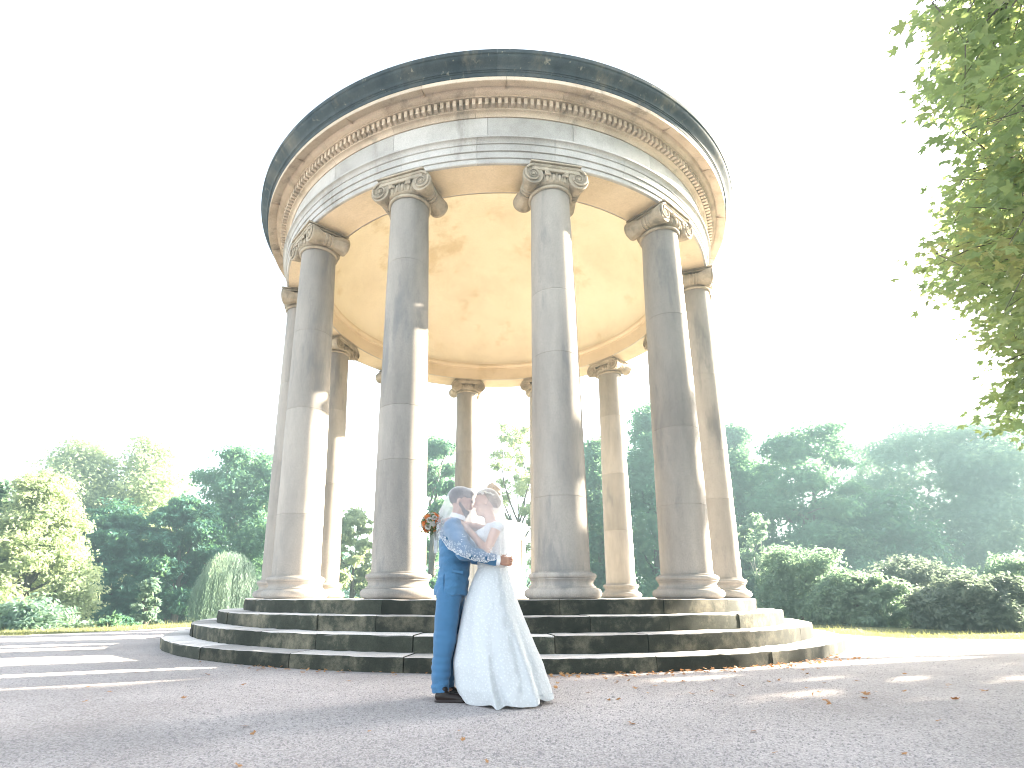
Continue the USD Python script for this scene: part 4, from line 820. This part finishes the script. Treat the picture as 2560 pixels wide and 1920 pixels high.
for s in (-1, 1):
    u = mHd[s] / np.linalg.norm(mHd[s]); part(groom, 'shirt_cuff', lathe([(.030, -.005), (.043, -.005), (.044, .028), (.036, .030), (.030, .028)], 20).apply_transform(trimesh.geometry.align_vectors([0, 0, 1], u)).apply_translation(mW[s] + u * .012), M['shirt'], 50)
part(groom, 'pocket_flap', box((-.332, YM - .178, 1.052), (.10, .012, .026), math.radians(0), .004).apply_transform(trimesh.transformations.rotation_matrix(math.radians(8), [0, 1, 0], (-.332, YM - .178, 1.052))), M['suit'], 30)
def head_local(P, c, s, tilt, yaw):
    q = (P - c) / s; q = q @ np.array([[math.cos(yaw), -math.sin(yaw), 0], [math.sin(yaw), math.cos(yaw), 0], [0, 0, 1]])
    return q @ np.array([[math.cos(tilt), 0, -math.sin(tilt)], [0, 1, 0], [math.sin(tilt), 0, math.cos(tilt)]])
def groom_hair(P):
    q = head_local(P, HM, SM, TM_, 0.0); d = ell(q, (-.016, 0, .043), (.106, .083, .092)); d = smin(.02, d, ell(q, (.030, 0, .108), (.056, .058, .022)))
    d = smax(.01, d, -(q[..., 2] - (-.085 + np.clip((q[..., 0] + .055) * 1.9, 0, .135))))
    d = smax(.008, d, -ell(q, (.125, 0, .005), (.070, .09, .062))); d = smax(.006, d, -ell(q, (-.008, 0, -.006), (.020, .2, .030)))
    return d * SM + .0022 * np.sin(q[..., 0] * 260 + q[..., 2] * 140) * np.cos(q[..., 1] * 170)
part(groom, 'hair', relax(surface(groom_hair, HM - [.16, .13, .15], HM + [.15, .13, .17], .005), 2), M['hair_m'], True)
def groom_beard(P):
    q = head_local(P, HM, SM, TM_, 0.0); d = head_sdf(P, HM, SM, TM_, 0.0) - .006
    d = smax(.008, d, (q[..., 2] + .036 - .7 * np.clip(.05 - q[..., 0], -.02, .06)) * SM); d = smax(.006, d, (-.004 - q[..., 0]) * SM)
    return smax(.004, d, -ell(P, HM + np.array([math.cos(TM_) * .092 + math.sin(-TM_) * -.06, 0, math.sin(TM_) * .092 - math.cos(TM_) * .06]), (.016, .020, .010)))
part(groom, 'beard', relax(surface(groom_beard, HM - [.10, .10, .16], HM + [.16, .10, .05], .005), 2), M['beard'], True)
for s in (-1, 1):
    e = [V3(.093, s * .014, .034), V3(.098, s * .028, .040), V3(.088, s * .046, .034)]; R_ = np.array([[math.cos(TM_), 0, math.sin(TM_)], [0, 1, 0], [-math.sin(TM_), 0, math.cos(TM_)]])
    part(groom, 'eyebrow', tube(np.array([HM + SM * (p @ np.array([[math.cos(TM_), 0, math.sin(TM_)], [0, 1, 0], [-math.sin(TM_), 0, math.cos(TM_)]])) for p in e]), [.003, .005, .003], 6), M['hair_m'], True)

# --- bride (looks along -x, her left side to the camera)
HB, TB, SB = V3(-.098, YB, 1.664), -.08, .97
bS = {-1: V3(.0, YB - .155, 1.418), 1: V3(.0, YB + .155, 1.418)}; bE = {-1: V3(-.082, YB - .205, 1.222), 1: V3(-.20, YB + .20, 1.475)}; bW = {-1: V3(-.262, YB - .085, 1.435), 1: V3(-.445, YB + .135, 1.530)}
bHd = {-1: V3(-.75, .35, .55), 1: V3(-.95, -.05, -.30)}; bHn = {-1: V3(-.3, .6, -.8), 1: V3(0, -.6, -.8)}
def bride_body(P):
    d = head_sdf(P, HB, SB, TB, math.pi, True)
    d = smin(.03, d, cap(P, V3(-.035, YB, 1.45), V3(-.075, YB, 1.59), .050, .047))
    d = smin(.05, d, ell(P, V3(-.03, YB, 1.39), (.085, .135, .075)), cap(P, V3(-.04, YB, 1.32), V3(-.04, YB, 1.0), .09, .10))
    for s in (-1, 1):
        d = smin(.03, d, cap(P, bS[s], bE[s], .045, .036)); d = smin(.012, d, cap(P, bE[s], bW[s], .037, .025)); d = smin(.012, d, hand(P, bW[s] + bHd[s] * .015, bHd[s], bHn[s], .9, .6, -s))
        d = smin(.03, d, cap(P, V3(-.03, YB + s * .08, .95), V3(-.0, YB + s * .08, .08), .08, .04), cap(P, V3(.0, YB + s * .08, .06), V3(-.13, YB + s * .08, .03), .028, .02))
    return d
bride = thing('person', 'bride in a white lace gown with a long veil thrown over both heads', 'person', (.03, YB, 0))
part(bride, 'body', relax(surface(bride_body, (-.62, YB - .27, .0), (.12, YB + .28, 1.80), .0085), 4), M['skin_w'], True)
def bodice(P):
    d = ecol(P, [1.09, 1.12, 1.24, 1.34, 1.40, 1.47], [-.034, -.035, -.045, -.052, -.045, -.02], [.130, .128, .130, .142, .125, .07], [.132, .128, .142, .152, .145, .12], YB)
    for s in (-1, 1):
        d = smin(.03, d, ell(P, V3(-.135, YB + s * .065, 1.355), (.062, .065, .06)))
        d = smin(.03, d, ell(P, V3(.012, YB + s * .155, 1.432), (.056, .052, .045)))
        d = smax(.01, d, -cap(P, V3(-.03, YB + s * .20, 1.31), V3(-.08, YB + s * .28, 1.15), .060, .09))
    d = smax(.015, d, -ell(P, V3(-.16, YB, 1.475), (.12, .075, .065))); d = smax(.01, d, -cap(P, V3(-.045, YB, 1.47), V3(-.06, YB, 1.7), .066, .09))
    return d - .004
part(bride, 'bodice', relax(surface(bodice, (-.24, YB - .27, 1.03), (.14, YB + .27, 1.50), .0075), 2), M['lace'], True)
def skirt():
    zs = [.018, .06, .12, .30, .51, .80, 1.0, 1.085, 1.10]; x0 = [-.290, -.315, -.345, -.366, -.334, -.278, -.205, -.165, -.155]; x1 = [.462, .460, .450, .392, .300, .186, .118, .100, .094]; yr = [.42, .418, .41, .37, .315, .235, .172, .137, .128]
    Z = np.concatenate([np.linspace(.018, .12, 8), np.linspace(.14, 1.10, 70)]); A = np.linspace(0, 2 * math.pi, 200, endpoint=False); V = []
    for z in Z:
        a, b, c = (np.interp(z, zs, q) for q in (x0, x1, yr)); w = np.clip((1.0 - z) / 1.0, 0, 1)
        n = meshkit.noise(np.stack([np.cos(A) * 2.2 + 5, np.sin(A) * 2.2, A * 0 + z * .7], -1), 4); fold = w ** 1.5 * (.022 * np.sin(A * 7 + 6 * n + 1.2 * z) + .008 * np.sin(A * 15 + 9 * n)) - .004 * w
        bust_ = .004 * (meshkit.noise(np.stack([np.cos(A) * 9, np.sin(A) * 9, A * 0 + z * 14], -1), 6) - .5)
        r = 1 + fold / ((b - a) / 2) + bust_ / .2; V.append(np.stack([(a + b) / 2 + (b - a) / 2 * np.cos(A) * r, YB + c * np.sin(A) * r, z + (.03 * np.clip(np.sin(A * 2 + 2.6), 0, 1) * (z < .07) + .012 * np.sin(A * 9 + 5 * n) * (z < .05))], 1))
    n, k = len(Z), 200; i, j = np.meshgrid(np.arange(n - 1), np.arange(k), indexing='ij'); q = np.stack([i * k + j, i * k + (j + 1) % k, (i + 1) * k + (j + 1) % k, (i + 1) * k + j], -1).reshape(-1, 4)
    return tm(np.vstack(V), np.vstack([q[:, [0, 1, 2]], q[:, [0, 2, 3]]]))
part(bride, 'skirt', skirt(), M['dress'], True)
part(bride, 'waistband', lathe([(1.0, 1.085), (1.06, 1.09), (1.06, 1.115), (1.0, 1.12)], 64).apply_transform(np.diag([.128, .130, 1, 1])).apply_translation([-.032, YB, 0]), M['lace'], True)
def bride_hair(P):
    q = head_local(P, HB, SB, TB, math.pi); d = ell(q, (-.018, 0, .042), (.108, .080, .090)); d = smin(.02, d, ell(q, (-.100, 0, -.002), (.050, .055, .050)))
    d = smax(.01, d, -(q[..., 2] - (-.060 + np.clip((q[..., 0] + .08) * 1.6, 0, .135)))); d = smax(.008, d, -ell(q, (.115, 0, .005), (.070, .09, .082))); d = smax(.006, d, -ell(q, (-.010, 0, -.012), (.022, .2, .030)))
    return d * SB + .003 * np.sin(q[..., 0] * 190 + q[..., 2] * 230) * np.cos(q[..., 1] * 120)
part(bride, 'hair', relax(surface(bride_hair, HB - [.15, .13, .13], HB + [.16, .13, .16], .005), 2), M['hair_w'], True)

def flower(c, n, r, s, petals=5):
    n = n / (np.linalg.norm(n) + 1e-9); x = np.cross(n, r.normal(size=3)); x /= np.linalg.norm(x); y = np.cross(n, x); v, f = [], []
    for k in range(petals):
        a = 2 * math.pi * k / petals; u = x * math.cos(a) + y * math.sin(a); w = -x * math.sin(a) + y * math.cos(a); b = len(v)
        v += [c + n * .001, c + u * s * .5 - w * s * .36 + n * s * .12, c + u * s * .9 - w * s * .26 + n * s * .18, c + u * s * .9 + w * s * .26 + n * s * .18, c + u * s * .5 + w * s * .36 + n * s * .12]; f += [(b, b + 1, b + 2), (b, b + 2, b + 3), (b, b + 3, b + 4)]
    return tm(v, f)
M['petal'] = mat('white_embroidery', {'p': ('principled_bsdf', {'base_color': (.72, .72, .73), 'roughness': .7}), 't': ('translucent_bsdf', {'color': (.8, .8, .8)}), 'm': ('mix_closure', {'fac': .25})}, [('p.BSDF', 'm.closure1'), ('t.BSDF', 'm.closure2')], surface='m.closure')
M['wreath'] = leaf_mat('wreath_petals', (.55, .50, .44), (.72, .68, .62), (.30, .36, .24), (1.0, 1.0, .9), .2)
rr_ = np.random.default_rng(3); wr = []
for k in range(46):
    a = 2 * math.pi * k / 46; q = V3(.085 * math.cos(a) - .012, .082 * math.sin(a), .075 + .02 * math.cos(a) + rr_.normal() * .006); ex, ez = V3(-math.cos(TB), 0, math.sin(TB)), V3(math.sin(TB), 0, math.cos(TB))
    q2 = HB + SB * 1.06 * (q[0] * ex + q[1] * V3(0, 1, 0) + q[2] * V3(-math.sin(TB), 0, math.cos(TB))); wr.append(flower(q2, (q2 - HB) + rr_.normal(size=3) * .03, rr_, rr_.uniform(.010, .017)))
part(bride, 'flower_wreath', cat_(wr), M['wreath'], False)

# --- bouquet in the bride's right hand, behind the groom's back
BQ = V3(-.582, YB + .04, 1.49)
bouquet = thing('bouquet', 'round bridal bouquet of orange and white roses held behind the groom', 'bouquet', BQ - [0, 0, .10])
def rose(c, n, s, r):
    n = n / np.linalg.norm(n); x = np.cross(n, [.3, .2, .9]); x /= np.linalg.norm(x); y = np.cross(n, x); out = []
    for ring, (rad, h, tl, m) in enumerate(((.95, .35, .55, 6), (.72, .52, .38, 5), (.48, .64, .22, 5), (.25, .70, .08, 4))):
        for k in range(m):
            a = 2 * math.pi * (k + .5 * ring) / m + ring * .7; w = math.pi / m * 1.25; v = []
            for i, t in enumerate((0, .5, 1)):
                for j in (-1, -.4, .4, 1):
                    aa = a + j * w * (1 - .25 * t * abs(j)); q = rad * (.35 + .65 * math.sin(t * 1.4)) + tl * .25 * t * t; v.append(c + s * (q * (x * math.cos(aa) + y * math.sin(aa)) + n * (h * t - .25 - .12 * (abs(j) == 1) * t)))
            f = [(i * 4 + j, i * 4 + j + 1, i * 4 + j + 5) for i in range(2) for j in range(3)] + [(i * 4 + j, i * 4 + j + 5, i * 4 + j + 4) for i in range(2) for j in range(3)]
            out.append(tm(v, f))
    return cat_(out)
def petalmat(name, c, c2): return mat(name, {'o': ('object_info', {}), 'r': ('rgb_ramp', {'ramp': [(0, c), (1, c2)]}), 'p': ('principled_bsdf', {'roughness': .6}), 't': ('translucent_bsdf', {}), 'm': ('mix_closure', {'fac': .35})}, [('o.random', 'r.fac'), ('r.color', 'p.base_color'), ('r.color', 't.color'), ('p.BSDF', 'm.closure1'), ('t.BSDF', 'm.closure2')], surface='m.closure')
M['rose_o'] = petalmat('orange_petals', (.66, .20, .05), (.76, .36, .14)); M['rose_w'] = petalmat('white_petals', (.62, .60, .55), (.74, .73, .70)); M['bleaf'] = leaf_mat('bouquet_leaves', (.05, .08, .03), (.09, .13, .05), (.13, .17, .08), (1.5, 1.5, .8), .3)
r = np.random.default_rng(8); n_ = 0
for k in range(34):
    z = 1 - 1.75 * (k + .5) / 34; a = k * 2.399963; d = V3(math.sqrt(max(0, 1 - z * z)) * math.cos(a), math.sqrt(max(0, 1 - z * z)) * math.sin(a), z); o = (k * 5) % 11 < 4
    part(bouquet, 'orange_rose' if o else 'white_rose', rose(BQ + d * .088, d, r.uniform(.028, .034) if o else r.uniform(.024, .031), r), M['rose_o' if o else 'rose_w'], True)
dd = r.normal(size=(160, 3)); dd /= np.linalg.norm(dd, axis=1, keepdims=True)
part(bouquet, 'greenery', leaves(BQ + dd * r.uniform(.07, .118, (160, 1)), dd + r.normal(size=(160, 3)) * .6, .018, r), M['bleaf'], False)
part(bouquet, 'stems', tube([BQ - [0, 0, .03], BQ + [.03, 0, -.09], BQ + [.05, .0, -.15]], [.035, .018, .016], 8), M['bleaf'], 40)

# --- veil
def veil():
    hp = [HM, HB]; pts = []; r = np.random.default_rng(9)
    def sph(c, rad, n=36, sc=(1, 1, 1)):
        d = r.normal(size=(n, 3)); d /= np.linalg.norm(d, axis=1, keepdims=True); return c + d * rad * np.array(sc)
    pts += [sph(HM + [-.02, 0, .035], .108, 90, (1.03, .86, .96)), sph(HB + [.015, 0, .033], .110, 90, (1.0, .84, .94)), sph(HB + [.095, 0, 0], .058), sph(mS[-1], .085), sph(mS[1], .085), sph(mE[-1], .072), sph((mE[-1] + mW[-1]) / 2, .062), sph(mW[-1], .055), sph(bS[-1], .07), sph(bS[1], .07), sph(V3(.0, YB, 1.30), .10, 70, (1.05, 1.4, 1)), sph(V3(.01, YB, 1.15), .10, 70, (1.0, 1.3, 1)), sph(BQ + [.075, 0, -.01], .055, 50), sph(mE[-1] - [0, 0, .12], .07, 30), sph((mE[-1] + mW[-1]) / 2 - [0, 0, .12], .062, 30), sph(mW[-1] - [0, 0, .12], .055, 30), sph(V3(-.40, YM, 1.25), .13, 90, (1.05, 1.4, 1)), sph(mE[1], .07), sph(V3(-.42, YM, 1.08), .11, 60, (1.0, 1.3, 1))]
    hull = ConvexHull(np.vstack(pts)); eq = np.unique(np.round(hull.equations, 3), axis=0).astype(np.float32)
    def hull_fn(P):
        q = P.reshape(-1, 3).astype(np.float32); o = np.empty(len(q))
        for a in range(0, len(q), 20000): o[a:a + 20000] = (q[a:a + 20000] @ eq[:, :3].T + eq[:, 3]).max(1)
        return o.reshape(P.shape[:-1])
    m = relax(surface(hull_fn, hull.points.min(0) - .03, hull.points.max(0) + .03, .0135), 14); m.fix_normals()
    hx = [-.60, -.535, -.503, -.41, -.297, -.185, -.085, -.01, .03, .06, .12]; hzv = [1.50, 1.468, 1.392, 1.253, 1.178, 1.142, 1.128, 1.152, 1.19, 1.20, 1.20]
    cx, cy = -.22, -8.23
    def hem(p):
        near = np.interp(p[:, 0], hx, hzv); t = np.clip((p[:, 1] - (cy - .16)) / .14, 0, 1); return near * (1 - t) + (1.24 + .02 * np.sin(p[:, 0] * 25)) * t
    v = np.array(m.vertices); n = np.array(m.vertex_normals); th = np.arctan2(v[:, 1] - cy, v[:, 0] - cx); low = np.clip((1.74 - v[:, 2]) / .5, 0, 1)
    nz = meshkit.noise(np.stack([np.cos(th) * 2.5, np.sin(th) * 2.5, v[:, 2] * 1.2], -1), 2); fold = low * (.012 * np.sin(th * 16 + 6 * nz) + .007 * np.sin(th * 37 + 11 * nz)) + .006
    v2 = v + n * fold[:, None]
    for _ in range(5):                                # keep the tulle outside what it covers
        d = np.min([f(v2) for f in (jacket, groom_body, bride_body, bodice, groom_hair, bride_hair)], 0); v2 = v2 + n * np.clip(.010 - d, 0, .03)[:, None]
    e = m.edges_unique; A = coo_matrix((np.ones(2 * len(e)), (np.r_[e[:, 0], e[:, 1]], np.r_[e[:, 1], e[:, 0]])), shape=(len(v2),) * 2).tocsr(); dg = np.asarray(A.sum(1))
    for _ in range(2): v2 = v2 + .5 * (A @ v2 / dg - v2)
    m.vertices = v2; h = hem(v2); fc = v2[m.faces].mean(1); keep = (fc[:, 2] > hem(fc)) & (m.face_normals[:, 2] > -.30); m2 = trimesh.Trimesh(v2, m.faces[keep], process=False); m2.remove_unreferenced_vertices()
    # hem line on the side that faces the camera
    ed = m2.edges_sorted; u, c = np.unique(ed, axis=0, return_counts=True); be = u[c == 1]; bp = m2.vertices[np.unique(be)]
    return m2, bp, hem
VM, BP, HEM = veil()
M['veil'] = mat('veil_tulle', {'g': ('geometry', {}), 'l': ('layer_weight', {'blend': .25}), 'mr': ('map_range', {'to_min': .28, 'to_max': .68}), 'p': ('diffuse_bsdf', {'color': (.85, .85, .88)}), 't2': ('translucent_bsdf', {'color': (.85, .85, .88)}), 'mm': ('mix_closure', {'fac': .5}), 't': ('transparent_bsdf', {}), 'm': ('mix_closure', {})},
    [('l.facing', 'mr.value'), ('mr.result', 'm.fac'), ('p.BSDF', 'mm.closure1'), ('t2.BSDF', 'mm.closure2'), ('t.BSDF', 'm.closure1'), ('mm.closure', 'm.closure2')], surface='m.closure')
vl = holder(bride, 'veil')
part(vl, 'tulle', VM, M['veil'], True)
def lace_trim():
    r = np.random.default_rng(12); tree_ = cKDTree(VM.vertices); nv = np.array(VM.vertex_normals); out = []
    vv = np.array(VM.vertices); cam_ = vv[:, 1] < -8.30; line = []
    for x in np.arange(-.53, .10, .004):
        h = float(HEM(np.array([[x, -9.0, 0]]))[0]); k = np.where(cam_ & (np.abs(vv[:, 0] - x) < .02), np.abs(vv[:, 2] - h) + np.abs(vv[:, 0] - x), 9); i = np.argmin(k)
        if k[i] < .05: line.append(vv[i])
    line = np.array(line); line = np.stack([np.convolve(np.pad(line[:, k], 3, mode='edge'), np.ones(7) / 7, 'valid') for k in range(3)], 1); line += nv[tree_.query(line)[1]] * .004; s = np.r_[0, np.cumsum(np.linalg.norm(np.diff(line, axis=0), axis=1))]; ss = np.arange(0, s[-1], .011); pts = np.stack([np.interp(ss, s, line[:, k]) for k in range(3)], 1)
    for k, p in enumerate(pts):
        for up, sz, pr in ((.002, .0055, 1), (.014, .0048, .7), (.030, .0095 if k % 3 == 0 else .0045, .85), (.048, .0045, .6), (.066, .0075 if k % 4 == 1 else .004, .5), (.088, .004, .18)):
            if r.random() > pr: continue
            i = tree_.query(p + [r.normal() * .006, 0, up + r.normal() * .004])[1]; out.append(flower(VM.vertices[i] + nv[i] * .004 + r.normal(size=3) * .003, nv[i] + r.normal(size=3) * .2, r, sz * r.uniform(.85, 1.2), 6 if sz > .01 else 5))
    out.append(tube(pts + np.c_[0 * ss, 0 * ss - .004, -.006 * np.abs(np.sin(ss * 75)) - .002], .0026, 4, False))
    for c0 in ((-.30, 1.285), (-.285, 1.315), (-.268, 1.335), (-.31, 1.27), (-.25, 1.25), (-.46, 1.40), (-.12, 1.20), (-.20, 1.215), (-.05, 1.20), (-.045, 1.225)):   # sprigs above the border
        for q in range(4):
            i = np.argmin((vv[:, 0] - c0[0] - r.normal() * .010) ** 2 + (vv[:, 2] - c0[1] - r.normal() * .010) ** 2 + 9 * ~cam_); out.append(flower(vv[i] + nv[i] * .004, nv[i], r, r.uniform(.004, .006)))
    return cat_(out)
part(vl, 'lace_border', lace_trim(), M['petal'], False)
# ------------------------------------------------------------------ thin air
hz = usdkit.material(stage, '/World/Looks/haze_air', {'v': ('principled_volume', {'color': (.60, .87, .97), 'density': HAZE, 'anisotropy': .25})}, [], volume='v.volume')
hb = trimesh.creation.box((420, 420, 30)); hb.apply_translation([0, 100, 30 / 2 - 3.2])
HZP = single('haze', hb, hz, kind='stuff', smooth=False)
